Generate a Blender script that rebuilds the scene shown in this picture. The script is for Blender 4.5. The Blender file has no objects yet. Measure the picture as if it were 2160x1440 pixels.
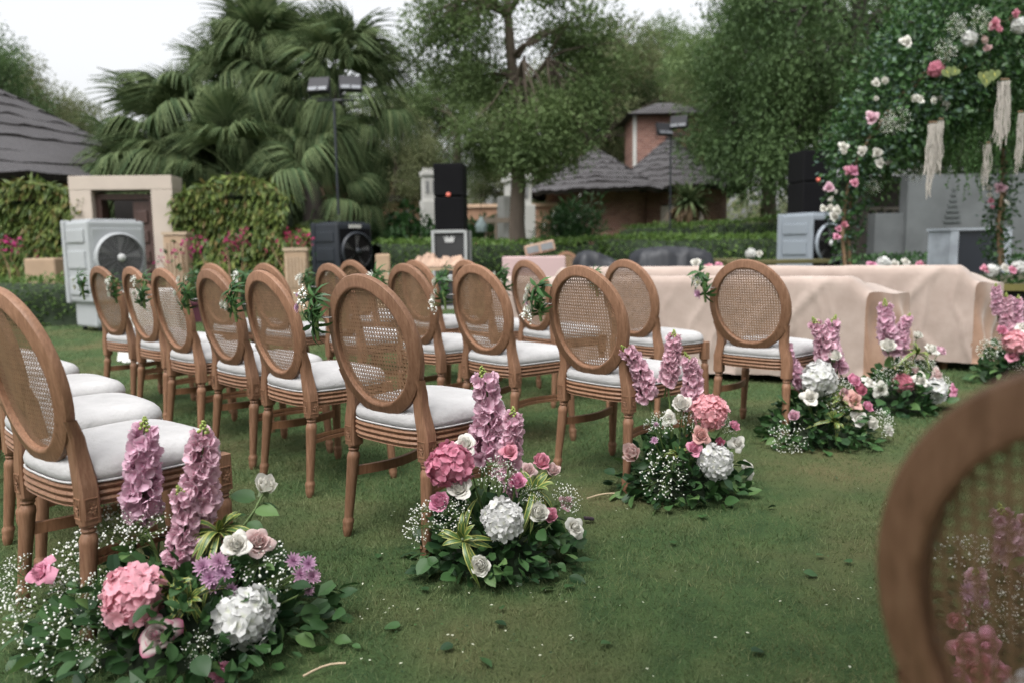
import bpy, bmesh, math, random
import numpy as np
from mathutils import Matrix, Vector

rng = np.random.default_rng(11)
random.seed(11)
SC = bpy.context.scene
COL = SC.collection
R = math.radians

# ------------------------------------------------------------------ camera
CAM_H, PITCH, ROLL, FPX = 1.045, R(6.79), R(-0.88), 1643.0
fwd = np.array([0, math.cos(PITCH), -math.sin(PITCH)])
_r = np.array([1.0, 0, 0]); _u = np.cross(_r, fwd)
right = math.cos(ROLL) * _r + math.sin(ROLL) * _u
up = -math.sin(ROLL) * _r + math.cos(ROLL) * _u
cam_d = bpy.data.cameras.new('camera')
cam = bpy.data.objects.new('camera', cam_d); COL.objects.link(cam)
m = Matrix.Identity(4)
for i in range(3):
    m[i][0] = right[i]; m[i][1] = up[i]; m[i][2] = -fwd[i]
m[2][3] = CAM_H
cam.matrix_world = m
cam_d.sensor_width = 36.0; cam_d.lens = 36.0 * FPX / 2160.0
cam_d.clip_start = 0.05; cam_d.clip_end = 2000
cam_d.dof.use_dof = True; cam_d.dof.focus_distance = 2.65; cam_d.dof.aperture_fstop = 2.0
SC.camera = cam

# ------------------------------------------------------------------ sky, sun, exposure (overcast)
SUN_EL, SUN_AZ = R(60), R(205)
world = bpy.data.worlds.new('World'); SC.world = world; world.use_nodes = True
wn = world.node_tree.nodes; wl = world.node_tree.links
wn.clear()
sky = wn.new('ShaderNodeTexSky'); sky.sky_type = 'NISHITA'; sky.sun_disc = False
sky.sun_elevation = SUN_EL; sky.sun_rotation = SUN_AZ; sky.dust_density = 6.0; sky.air_density = 1.0; sky.ozone_density = 1.0
hs = wn.new('ShaderNodeHueSaturation'); hs.inputs['Saturation'].default_value = 0.12; hs.inputs['Value'].default_value = 1.3
bg = wn.new('ShaderNodeBackground'); bg.inputs['Strength'].default_value = 0.15
wo = wn.new('ShaderNodeOutputWorld')
wl.new(sky.outputs[0], hs.inputs['Color']); wl.new(hs.outputs[0], bg.inputs['Color']); wl.new(bg.outputs[0], wo.inputs['Surface'])
sd = bpy.data.lights.new('sun', 'SUN'); sd.energy = 0.5; sd.angle = R(40); sd.color = (1.0, 0.97, 0.93)
so = bpy.data.objects.new('sun', sd); COL.objects.link(so)
sdir = Vector((math.sin(SUN_AZ) * math.cos(SUN_EL), math.cos(SUN_AZ) * math.cos(SUN_EL), math.sin(SUN_EL)))
so.rotation_euler = sdir.to_track_quat('Z', 'Y').to_euler()
SC.view_settings.view_transform = 'Standard'; SC.view_settings.look = 'None'
SC.view_settings.exposure = 0.8; SC.view_settings.gamma = 1.0
SC.cycles.max_bounces = 6; SC.cycles.diffuse_bounces = 3; SC.cycles.glossy_bounces = 2
SC.cycles.transmission_bounces = 3; SC.cycles.transparent_max_bounces = 6
SC.cycles.use_denoising = True; SC.cycles.denoiser = 'OPENIMAGEDENOISE'; SC.cycles.denoising_prefilter = 'NONE'

# ------------------------------------------------------------------ place helpers (photo pixel 2160x1440 at a chosen distance)
def P(px, py, Y):
    d = fwd + right * (px - 1080) / FPX - up * (py - 720) / FPX
    return np.array([0, 0, CAM_H]) + d * (Y / d[1])
def G(px, py, z=0.0):
    d = fwd + right * (px - 1080) / FPX - up * (py - 720) / FPX
    return np.array([0, 0, CAM_H]) + d * ((z - CAM_H) / d[2])
def MX(Y):
    return Y / FPX            # metres per photo pixel at distance Y

# ------------------------------------------------------------------ materials
MATS = {}
def new_mat(name):
    mt = bpy.data.materials.new(name); mt.use_nodes = True
    MATS[name] = mt
    n = mt.node_tree.nodes; l = mt.node_tree.links
    return mt, n, l, n['Principled BSDF']
def rgb(c): return (c[0], c[1], c[2], 1.0)
def mixrgb(n, l, fac, a, b, typ='MIX'):
    mx = n.new('ShaderNodeMix'); mx.data_type = 'RGBA'; mx.blend_type = typ
    if hasattr(fac, 'node'): l.new(fac, mx.inputs[0])
    else: mx.inputs[0].default_value = fac
    for k, v in ((6, a), (7, b)):
        if hasattr(v, 'node'): l.new(v, mx.inputs[k])
        else: mx.inputs[k].default_value = rgb(v)
    return mx.outputs[2]
def noise(n, l, scale, detail=3, rough=0.55, vec=None, stretch=None, coord='Object'):
    tc = n.new('ShaderNodeTexCoord'); t = n.new('ShaderNodeTexNoise')
    t.inputs['Scale'].default_value = scale; t.inputs['Detail'].default_value = detail; t.inputs['Roughness'].default_value = rough
    src = tc.outputs[coord]
    if stretch:
        mp = n.new('ShaderNodeMapping'); mp.inputs['Scale'].default_value = stretch
        l.new(src, mp.inputs[0]); src = mp.outputs[0]
    l.new(src, t.inputs['Vector'])
    return t.outputs['Fac']
def ramp(n, l, fac, stops):
    r = n.new('ShaderNodeValToRGB'); e = r.color_ramp.elements
    e[0].position, e[0].color = stops[0][0], rgb(stops[0][1]); e[1].position, e[1].color = stops[-1][0], rgb(stops[-1][1])
    for p, c in stops[1:-1]:
        k = e.new(p); k.color = rgb(c)
    l.new(fac, r.inputs[0]); return r.outputs[0]
def bump(n, l, b, h, strength=0.3, dist=0.01):
    bp = n.new('ShaderNodeBump'); bp.inputs['Strength'].default_value = strength; bp.inputs['Distance'].default_value = dist
    l.new(h, bp.inputs['Height']); l.new(bp.outputs[0], b.inputs['Normal'])
def plain(name, c, rough=0.6, var=0.12, scale=6.0, bmp=0.0, metal=0.0, bscale=None, spec=0.5, stretch=None):
    if name in MATS: return MATS[name]
    mt, n, l, b = new_mat(name)
    f = noise(n, l, scale, 4, 0.6, stretch=stretch)
    c2 = tuple(max(0, x * (1 - var)) for x in c); c1 = tuple(min(1, x * (1 + var)) for x in c)
    l.new(ramp(n, l, f, [(0.3, c2), (0.7, c1)]), b.inputs['Base Color'])
    b.inputs['Roughness'].default_value = rough; b.inputs['Metallic'].default_value = metal
    b.inputs['Specular IOR Level'].default_value = spec
    if bmp: bump(n, l, b, noise(n, l, bscale or scale * 6, 5, stretch=stretch), bmp)
    return mt
def leafmat(name, c1, c2, rough=0.5, transl=0.2, spec=0.35, c3=None, clump=0.0, cscale=0.9, c3pos=0.8):
    mt, n, l, b = new_mat(name)
    g = n.new('ShaderNodeNewGeometry'); oi = n.new('ShaderNodeObjectInfo')
    ad = n.new('ShaderNodeMath'); ad.operation = 'ADD'; l.new(g.outputs['Random Per Island'], ad.inputs[0]); l.new(oi.outputs['Random'], ad.inputs[1])
    fr = n.new('ShaderNodeMath'); fr.operation = 'FRACT'; l.new(ad.outputs[0], fr.inputs[0])
    if clump:
        nz = noise(n, l, cscale, 3, 0.6); mr = n.new('ShaderNodeMapRange'); mr.inputs['From Min'].default_value = .3; mr.inputs['From Max'].default_value = .7; l.new(nz, mr.inputs['Value'])
        m1 = n.new('ShaderNodeMix'); m1.inputs[0].default_value = clump; l.new(fr.outputs[0], m1.inputs[2]); l.new(mr.outputs[0], m1.inputs[3]); fr = m1
    stops = [(0.0, c1), (1.0, c2)] if c3 is None else [(0.0, c1), (c3pos, c2), (1.0, c3)]
    col = ramp(n, l, fr.outputs[0], stops)
    l.new(col, b.inputs['Base Color']); b.inputs['Roughness'].default_value = rough; b.inputs['Specular IOR Level'].default_value = spec
    if transl:
        tr = n.new('ShaderNodeBsdfTranslucent'); l.new(col, tr.inputs['Color'])
        mx = n.new('ShaderNodeMixShader'); mx.inputs[0].default_value = transl
        l.new(b.outputs[0], mx.inputs[1]); l.new(tr.outputs[0], mx.inputs[2])
        l.new(mx.outputs[0], n['Material Output'].inputs['Surface'])
    return mt
def petalmat(name, c, tip=None, rough=0.6, transl=0.35, var=0.22, pos=(0.0, 1.0)):
    # colour runs from base c to tip along the petal (uv.y)
    mt, n, l, b = new_mat(name)
    uv = n.new('ShaderNodeUVMap'); sx = n.new('ShaderNodeSeparateXYZ'); l.new(uv.outputs[0], sx.inputs[0])
    col = ramp(n, l, sx.outputs['Y'], [(pos[0], c), (pos[1], tip or c)])
    g = n.new('ShaderNodeNewGeometry')
    v = n.new('ShaderNodeMapRange'); v.inputs['To Min'].default_value = 1 - var; v.inputs['To Max'].default_value = 1.0
    l.new(g.outputs['Random Per Island'], v.inputs['Value'])
    hsv = n.new('ShaderNodeHueSaturation'); l.new(v.outputs[0], hsv.inputs['Value'])
    oi = n.new('ShaderNodeObjectInfo'); h2 = n.new('ShaderNodeMapRange'); h2.inputs['To Min'].default_value = .485; h2.inputs['To Max'].default_value = .515; l.new(oi.outputs['Random'], h2.inputs['Value']); l.new(h2.outputs[0], hsv.inputs['Hue']); l.new(col, hsv.inputs['Color'])
    l.new(hsv.outputs[0], b.inputs['Base Color']); b.inputs['Roughness'].default_value = rough; b.inputs['Specular IOR Level'].default_value = 0.25
    tr = n.new('ShaderNodeBsdfTranslucent'); l.new(hsv.outputs[0], tr.inputs['Color'])
    mx = n.new('ShaderNodeMixShader'); mx.inputs[0].default_value = transl
    l.new(b.outputs[0], mx.inputs[1]); l.new(tr.outputs[0], mx.inputs[2]); l.new(mx.outputs[0], n['Material Output'].inputs['Surface'])
    return mt

def wood(name, c_lo, c_mid, c_hi, rough=0.5, axis=(14, 14, 1.6)):
    mt, n, l, b = new_mat(name)
    f = noise(n, l, 9.0, 6, 0.65, stretch=axis)
    f2 = noise(n, l, 4.0, 3)
    col = ramp(n, l, f, [(0.28, c_lo), (0.5, c_mid), (0.72, c_hi)])
    col = mixrgb(n, l, 0.35, col, ramp(n, l, f2, [(0.3, (0.75, 0.72, 0.7)), (0.7, (1.1, 1.1, 1.12))]), 'MULTIPLY')
    # pale scuffs where the finish has worn through
    sc = noise(n, l, 38.0, 4, 0.7, stretch=(1, 1, 0.25))
    mk = n.new('ShaderNodeMapRange'); mk.inputs['From Min'].default_value = 0.71; mk.inputs['From Max'].default_value = 0.77; l.new(sc, mk.inputs['Value'])
    col = mixrgb(n, l, mk.outputs[0], col, (0.50, 0.37, 0.26))
    oi = n.new('ShaderNodeObjectInfo'); vv = n.new('ShaderNodeMapRange'); vv.inputs['To Min'].default_value = .84; vv.inputs['To Max'].default_value = 1.12; l.new(oi.outputs['Random'], vv.inputs['Value'])
    hv = n.new('ShaderNodeHueSaturation'); l.new(vv.outputs[0], hv.inputs['Value']); l.new(col, hv.inputs['Color']); col = hv.outputs[0]
    l.new(col, b.inputs['Base Color']); b.inputs['Roughness'].default_value = rough; b.inputs['Specular IOR Level'].default_value = 0.3
    bump(n, l, b, f, 0.25, 0.003)
    return mt

# ------------------------------------------------------------------ mesh helpers
class MB:
    def __init__(s): s.ch = []; s.n = 0
    def add(s, V, F, mat=0, uv=None):
        V = np.asarray(V, float).reshape(-1, 3); F = np.asarray(F, int)
        s.ch.append((V, F + s.n, mat, uv)); s.n += len(V); return s
    def box(s, c, size, mat=0, rot=0.0, tilt=None):
        h = np.asarray(size) / 2.0
        V = np.array([[x, y, z] for x in (-1, 1) for y in (-1, 1) for z in (-1, 1)]) * h
        if tilt is not None: V = V @ np.asarray(tilt).T
        V = rz(V, rot) + np.asarray(c)
        return s.add(V, [[0, 1, 3, 2], [4, 6, 7, 5], [0, 4, 5, 1], [2, 3, 7, 6], [0, 2, 6, 4], [1, 5, 7, 3]], mat)
    def tube(s, pts, rad, sides=8, mat=0, caps=True):
        V, F = tube(pts, rad, sides); s.add(V, F, mat)
        if caps:
            n = len(pts); s.add(np.vstack([V[:sides], [pts[0]]]), [[(i + 1) % sides, i, sides] for i in range(sides)], mat)
            s.add(np.vstack([V[(n - 1) * sides:], [pts[-1]]]), [[i, (i + 1) % sides, sides] for i in range(sides)], mat)
        return s
    def data(s, name, mats, smooth=True):
        me = bpy.data.meshes.new(name)
        V = np.vstack([c[0] for c in s.ch]); me.vertices.add(len(V)); me.vertices.foreach_set('co', V.astype(np.float32).ravel())
        loops = np.concatenate([c[1].ravel() for c in s.ch]); tot = np.concatenate([np.full(len(c[1]), c[1].shape[1]) for c in s.ch])
        me.loops.add(len(loops)); me.loops.foreach_set('vertex_index', loops.astype(np.int32))
        me.polygons.add(len(tot)); st = np.concatenate([[0], np.cumsum(tot)[:-1]])
        me.polygons.foreach_set('loop_start', st.astype(np.int32)); me.polygons.foreach_set('loop_total', tot.astype(np.int32))
        me.polygons.foreach_set('material_index', np.concatenate([np.full(len(c[1]), c[2]) for c in s.ch]).astype(np.int32))
        if any(c[3] is not None for c in s.ch):
            ly = me.uv_layers.new(name='UVMap')
            uv = np.vstack([c[3] if c[3] is not None else np.zeros((len(c[0]), 2)) for c in s.ch])
            ly.data.foreach_set('uv', uv[loops].astype(np.float32).ravel())
        if smooth is True or smooth is False: me.polygons.foreach_set('use_smooth', np.full(len(tot), bool(smooth)))
        for mt in (mats if isinstance(mats, (list, tuple)) else [mats]): me.materials.append(mt)
        me.update(calc_edges=True); me.validate(verbose=False)
        return me
    def build(s, name, mats, parent=None, smooth=True, bevel=0.0):
        me = s.data(name, mats, smooth)
        if bevel:
            bm = bmesh.new(); bm.from_mesh(me); bmesh.ops.recalc_face_normals(bm, faces=bm.faces)
            bmesh.ops.bevel(bm, geom=[e for e in bm.edges if e.is_manifold and e.calc_face_angle(0) > 0.6], offset=bevel, segments=2, profile=0.6, affect='EDGES', clamp_overlap=True)
            bm.to_mesh(me); bm.free()
        return link(name, me, parent)
def link(name, me, parent=None, loc=None, rot=None, scale=None):
    o = bpy.data.objects.new(name, me); COL.objects.link(o)
    if parent is not None: o.parent = parent
    if loc is not None: o.location = loc
    if rot is not None: o.rotation_euler = rot
    if scale is not None: o.scale = (scale,) * 3 if np.isscalar(scale) else scale
    return o
def rz(V, a):
    V = np.asarray(V, float)
    if a == 0: return V
    c, s = math.cos(a), math.sin(a)
    return np.stack([c * V[:, 0] - s * V[:, 1], s * V[:, 0] + c * V[:, 1], V[:, 2]], -1)
def norm(v):
    v = np.asarray(v, float); return v / (np.linalg.norm(v, axis=-1, keepdims=True) + 1e-12)
def tube(pts, rad, sides=8):
    pts = np.asarray(pts, float); n = len(pts); rad = np.broadcast_to(rad, (n,)) if np.ndim(rad) < 2 else rad
    T = norm(np.gradient(pts, axis=0)); ref = np.array([0, 0, 1.0]) if abs(T[0][2]) < 0.9 else np.array([1.0, 0, 0])
    a = np.linspace(0, 2 * np.pi, sides, endpoint=False); V = []
    U = norm(np.cross(T[0], ref))
    for i in range(n):
        U = norm(U - T[i] * (U @ T[i])); W = np.cross(T[i], U)
        V.append(pts[i] + rad[i] * (np.cos(a)[:, None] * U + np.sin(a)[:, None] * W))
    F = [[i * sides + j, i * sides + (j + 1) % sides, (i + 1) * sides + (j + 1) % sides, (i + 1) * sides + j] for i in range(n - 1) for j in range(sides)]
    return np.vstack(V), np.array(F)
def gridF(nu, nv, wrap=False):
    # vertices index v*nu+u
    F = []
    for v in range(nv - 1):
        for u in range(nu if wrap else nu - 1):
            u2 = (u + 1) % nu
            F.append([v * nu + u, v * nu + u2, (v + 1) * nu + u2, (v + 1) * nu + u])
    return np.array(F)
def lathe(prof, sides=14, c=(0, 0, 0)):
    a = np.linspace(0, 2 * np.pi, sides, endpoint=False); V = []
    for r, z in prof: V.append(np.stack([r * np.cos(a), r * np.sin(a), np.full(sides, z)], -1))
    return np.vstack(V) + np.asarray(c), gridF(sides, len(prof), True)
def scatter(tV, tF, pos, rot, scale, tuv=None):
    # rot (n,3,3): columns are the local axes
    pos = np.asarray(pos); n = len(pos); k = len(tV); sc = np.broadcast_to(np.asarray(scale, float).reshape(-1, 1, 1) if np.ndim(scale) < 2 else np.asarray(scale)[:, None, :], (n, 1, 3) if np.ndim(scale) == 2 else (n, 1, 1))
    V = np.einsum('nij,nkj->nki', rot, tV[None] * sc) + pos[:, None, :]
    F = (tF[None] + (np.arange(n) * k)[:, None, None]).reshape(-1, tF.shape[1])
    return V.reshape(-1, 3), F, (np.tile(tuv, (n, 1)) if tuv is not None else None)
def frames(y_dir, z_hint=None):
    # local y along y_dir, local z near z_hint
    y = norm(y_dir); n = len(y)
    if z_hint is None: z_hint = rng.normal(size=(n, 3))
    x = norm(np.cross(y, z_hint)); z = np.cross(x, y)
    return np.stack([x, y, z], -1)
def rdir(n): return norm(rng.normal(size=(n, 3)))
def fbm(x, y=0.0, seed=0):
    x = np.asarray(x, float); y = np.asarray(y, float); o = np.zeros(np.broadcast(x, y).shape); r = np.random.default_rng(int(seed * 10))
    for k in range(5):
        a = r.uniform(0, 6.28, 4); f = 1.9 ** k
        o = o + (np.sin(f * x * r.uniform(.7, 1.3) + f * y * r.uniform(-.8, .8) + a[0]) * np.cos(f * y * r.uniform(.7, 1.3) + f * x * r.uniform(-.8, .8) + a[1])) / f ** .8
    return o
def thing(name, label, cat, loc=(0, 0, 0), rotz=0.0, group=None):
    o = bpy.data.objects.new(name, None); COL.objects.link(o); o.empty_display_size = 0.1
    o.location = loc; o.rotation_euler = (0, 0, rotz)
    return tag(o, label, cat, group)
def tag(o, label=None, cat=None, group=None, kind=None):
    if label: o['label'] = label
    if cat: o['category'] = cat
    if group: o['group'] = group
    if kind: o['kind'] = kind
    return o
def copy_tree(o, parent=None):
    c = o.copy(); COL.objects.link(c); c.parent = parent
    for ch in list(o.children): copy_tree(ch, c)
    return c
def mat_yz(ydir, roll=0.0):
    y = norm(np.asarray(ydir, float)); h = np.array([0, 0, 1.0]) if abs(y[2]) < 0.95 else np.array([0, 1.0, 0])
    x = norm(np.cross(y, h)); z = np.cross(x, y)
    return Matrix(np.stack([x, y, z], -1).tolist()) @ Matrix.Rotation(roll, 3, 'Y')
def mat_z(zdir, spin=0.0):
    z = norm(np.asarray(zdir, float)); h = np.array([0, 1.0, 0]) if abs(z[1]) < 0.95 else np.array([1.0, 0, 0])
    x = norm(np.cross(h, z)); y = np.cross(z, x)
    return Matrix(np.stack([x, y, z], -1).tolist()) @ Matrix.Rotation(spin, 3, 'Z')
def place(name, me, parent, pos, rot3, scale=1.0):
    o = link(name, me, parent)
    o.matrix_local = Matrix.Translation(Vector([float(v) for v in pos])) @ rot3.to_4x4() @ Matrix.Scale(scale, 4)
    return o

# ------------------------------------------------------------------ shared materials
M_wood = wood('chair_wood', (0.148, 0.076, 0.043), (0.225, 0.120, 0.071), (0.295, 0.168, 0.105))
M_woodd = wood('stretcher_wood', (0.15, 0.07, 0.036), (0.21, 0.105, 0.055), (0.27, 0.14, 0.08))
M_cane = plain('cane', (0.26, 0.155, 0.09), 0.5, 0.2, 30)
M_linen = plain('linen', (0.435, 0.43, 0.43), 0.9, 0.09, 9, 0.35, bscale=60, spec=0.12)
M_bark = plain('bark', (0.10, 0.078, 0.06), 0.9, 0.35, 3, 0.6, bscale=14, stretch=(1, 1, .3))
M_barkd = plain('dark_bark', (0.035, 0.028, 0.024), 0.9, 0.35, 3, 0.5, bscale=14)
L_tree = leafmat('tree_leaf', (0.068, 0.115, 0.042), (0.165, 0.23, 0.085), 0.65, 0.42, clump=.6)
L_treeo = leafmat('olive_leaf', (0.085, 0.105, 0.05), (0.19, 0.21, 0.095), 0.65, 0.4, clump=.6)
L_treed = leafmat('dark_tree_leaf', (0.032, 0.068, 0.024), (0.10, 0.165, 0.053), 0.65, 0.36, clump=.6)
L_palm = leafmat('palm_leaf', (0.05, 0.085, 0.036), (0.16, 0.205, 0.095), 0.65, 0.28, 0.15)
L_palmd = leafmat('dry_palm_leaf', (0.09, 0.06, 0.035), (0.20, 0.14, 0.075), 0.7, 0.15)
L_creep = leafmat('creeper_leaf', (0.045, 0.085, 0.02), (0.165, 0.215, 0.05), 0.5, 0.25, c3=(0.19, 0.13, 0.05))
L_hedge = leafmat('hedge_leaf', (0.045, 0.10, 0.02), (0.13, 0.21, 0.045), 0.5, 0.25)
L_bush = leafmat('bush_leaf', (0.02, 0.06, 0.018), (0.06, 0.13, 0.04), 0.4, 0.2)
L_bouq = leafmat('bouquet_leaf', (0.014, 0.040, 0.016), (0.052, 0.118, 0.036), 0.5, 0.18, spec=0.3)
L_bouqb = leafmat('bright_leaf', (0.05, 0.11, 0.03), (0.12, 0.21, 0.07), 0.55, 0.25)
L_posy = leafmat('posy_leaf', (0.016, 0.055, 0.016), (0.065, 0.15, 0.045), 0.4, 0.2)
L_euc = leafmat('eucalyptus_leaf', (0.05, 0.095, 0.075), (0.12, 0.18, 0.14), 0.6, 0.2)
L_fern = leafmat('fern_leaf', (0.04, 0.10, 0.03), (0.12, 0.23, 0.075), 0.6, 0.3)
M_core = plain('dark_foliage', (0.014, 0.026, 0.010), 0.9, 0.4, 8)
M_stem = plain('green_stem', (0.09, 0.14, 0.04), 0.5, 0.2, 10)
M_twig = plain('twig', (0.22, 0.14, 0.08), 0.7, 0.3, 10)
M_petal_ballw = plain('white_bud', (0.80, 0.81, 0.76), 0.6, 0.06, 40)

# ------------------------------------------------------------------ lawn
def lawn_mat():
    mt, n, l, b = new_mat('lawn')
    a = noise(n, l, 0.9, 4, 0.6); d = noise(n, l, 7.0, 5, 0.7); f = noise(n, l, 90.0, 4, 0.7)
    base = ramp(n, l, d, [(0.3, (0.032, 0.062, 0.024)), (0.55, (0.055, 0.095, 0.035)), (0.75, (0.085, 0.12, 0.046))])
    far = n.new('ShaderNodeTexCoord')
    dry = n.new('ShaderNodeMapRange'); dry.inputs['From Min'].default_value = 0.46; dry.inputs['From Max'].default_value = 0.66; l.new(a, dry.inputs['Value'])
    col = mixrgb(n, l, dry.outputs[0], base, (0.11, 0.105, 0.05))
    col = mixrgb(n, l, 0.6, col, ramp(n, l, f, [(0.25, (0.55, 0.55, 0.55)), (0.75, (1.45, 1.4, 1.3))]), 'MULTIPLY')
    l.new(col, b.inputs['Base Color']); b.inputs['Roughness'].default_value = 0.9; b.inputs['Specular IOR Level'].default_value = 0.15
    bump(n, l, b, f, 0.8, 0.02)
    return mt
g = MB()
xs = np.concatenate([[-220, -120, -70], np.linspace(-40, 40, 41), [70, 120, 220]]); ys = np.concatenate([[-60, -20], np.linspace(-8, 48, 29), [80, 140, 300]])
gx, gy = np.meshgrid(xs, ys); gz = 0.02 * fbm(gx * .35, gy * .35, 3) * np.clip((gy - 9) / 8, 0, 1)
lawn = g.add(np.stack([gx.ravel(), gy.ravel(), gz.ravel()], -1), gridF(len(xs), len(ys))).build('lawn', lawn_mat())
tag(lawn, 'mown green lawn with dry patches', None, None, 'structure')

def blades():
    Vs, Fs = [], []; n0 = 0; out = []
    for y0, y1, dens, hh, ww in ((1.0, 2.2, 17000, .017, .0026), (2.2, 3.6, 10500, .018, .0032), (3.6, 6.0, 5200, .02, .0046), (6.0, 10.5, 1500, .024, .008), (10.5, 17, 420, .03, .016)):
        xl, xr = -0.72 * y1 - .2, 0.72 * y1 + .2
        n = int((y1 - y0) * (xr - xl) * dens)
        x = rng.uniform(xl, xr, n); y = rng.uniform(y0, y1, n)
        k = np.abs(x) < 0.70 * y + .2; x, y = x[k], y[k]
        # patchy growth
        dn = fbm(x * 1.7, y * 1.7, 5) + 0.6 * fbm(x * 6, y * 6, 8)
        k = rng.uniform(-1.6, 1.2, len(x)) < dn + .9; x, y = x[k], y[k]; n = len(x)
        a = rng.uniform(0, 6.283, n); h = hh * .78 * rng.uniform(.5, 1.35, n) * (1 + .25 * fbm(x * 2.3, y * 2.3, 9)).clip(.5, 1.5); w = ww * rng.uniform(.6, 1.3, n)
        lean = h * rng.uniform(.2, 1.3, n); b = rng.uniform(0, 6.283, n)
        p = np.stack([x, y, np.zeros(n)], -1); t = np.stack([np.cos(a) * w / 2, np.sin(a) * w / 2, np.zeros(n)], -1)
        tip = p + np.stack([np.cos(b) * lean, np.sin(b) * lean, h], -1)
        V = np.stack([p - t, p + t, tip], 1).reshape(-1, 3); out.append(V)
    V = np.vstack(out); F = np.arange(len(V)).reshape(-1, 3)
    return MB().add(V, F)
L_grass = leafmat('grass_blade', (0.050, 0.082, 0.034), (0.132, 0.168, 0.070), 0.6, 0.25, 0.2, c3=(0.20, 0.185, 0.098), clump=.6, cscale=1.8, c3pos=.66)
gr = blades().build('grass', L_grass, smooth=False)
tag(gr, 'short grass blades covering the lawn', 'grass', None, 'stuff')

# ------------------------------------------------------------------ foliage generators
LEAF1 = (np.array([[0, 0, 0], [.28, .45, .05], [0, 1, -.06], [-.28, .45, .05]]), np.array([[0, 1, 2, 3]]))
LEAF2 = (np.array([[0, 0, 0], [.26, .35, .07], [.17, .75, .03], [0, 1, -.10], [-.17, .75, .03], [-.26, .35, .07], [0, .4, 0], [0, .75, -.03]]),
         np.array([[0, 1, 2, 7], [0, 7, 4, 5], [7, 2, 3, 3], [7, 3, 4, 4]])[:2])
LONG = (np.array([[0, 0, 0], [.11, .3, .03], [.09, .65, 0], [0, 1, -.12], [-.09, .65, 0], [-.11, .3, .03]]), np.array([[0, 1, 4, 5], [1, 2, 3, 4]]))
def leaf_cloud(mb, pos, out, size, mat=0, droop=0.4, tpl=LEAF1, jit=0.8):
    n = len(pos); y = norm(out + jit * rng.normal(size=(n, 3)) * .6 + np.array([0, 0, -droop]))
    rot = frames(y, norm(out) + .5 * rng.normal(size=(n, 3)) + np.array([0, 0, .6]))
    sz = size * rng.uniform(.6, 1.35, n)
    V, F, _ = scatter(tpl[0], tpl[1], pos, rot, sz); mb.add(V, F, mat)
def hedge(name, label, a, b, w, h, leaf=.06, dens=420, mat=None, group=None, wob=.06, z0=0.0):
    a = np.array(a, float); b = np.array(b, float); d = b - a; L = np.linalg.norm(d[:2]); ang = math.atan2(d[1], d[0])
    t = thing(name, label, 'hedge', (*a[:2], a[2] if len(a) > 2 else 0), ang, group)
    zb = (b[2] - a[2]) if len(a) > 2 else 0
    nx = max(4, int(L / .25)); mb = MB()
    prof = np.array([[-w / 2, z0], [-w / 2 + .02, h * .5 + z0 * .5], [-w / 2 + .05, h - .05], [0, h], [w / 2 - .05, h - .05], [w / 2, z0]])
    x = np.linspace(0, L, nx); V = []
    for i, p in enumerate(prof): V.append(np.stack([x, p[0] + wob * .5 * fbm(x * 1.3, i * .8, 4), p[1] * np.ones(nx) - .05 + (wob * .6 * fbm(x * 1.1, i, 7) if p[1] > .1 else 0) + x / L * zb], -1))
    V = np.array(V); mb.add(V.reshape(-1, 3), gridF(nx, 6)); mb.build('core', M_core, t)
    mb = MB(); area = L * (w + 1.6 * h); n = int(area * dens)
    s = rng.uniform(0, 1, n); u = rng.uniform(0, L, n); tot = h + w + .15 * h
    q = s * tot; y = np.where(q < h, -w / 2, np.where(q < h + w, q - h - w / 2, w / 2)); z = np.where(q < h, q, np.where(q < h + w, h, h - (q - h - w)))
    z = np.maximum(z, z0)
    nrm = np.stack([np.zeros(n), np.where(q < h, -1, np.where(q < h + w, 0, 1)), np.where(q < h, .1, np.where(q < h + w, 1, .1))], -1)
    wb = wob * fbm(u * 1.3, s * 5, 4)
    pos = np.stack([u, y, z + u / L * zb], -1) + nrm * (wb + rng.normal(0, .02, n))[:, None]
    leaf_cloud(mb, pos, nrm, leaf, 0, .05); mb.build('foliage', mat or L_hedge, t, smooth=False)
    return t
def limb(mb, a, b, r0, r1, sag=.12, sides=6, n=6):
    a = np.asarray(a); b = np.asarray(b); t = np.linspace(0, 1, n)[:, None]; L = np.linalg.norm(b - a)
    mid = np.sin(t * np.pi) * np.array([rng.normal(0, sag * .5) * L, rng.normal(0, sag * .5) * L, sag * L * rng.uniform(.2, 1)])
    wig = rng.normal(0, .02 * L, (n, 3)); wig[0] = wig[-1] = 0
    mb.tube(a + (b - a) * t + mid + wig, np.linspace(r0, r1, n), sides, caps=False)
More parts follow.
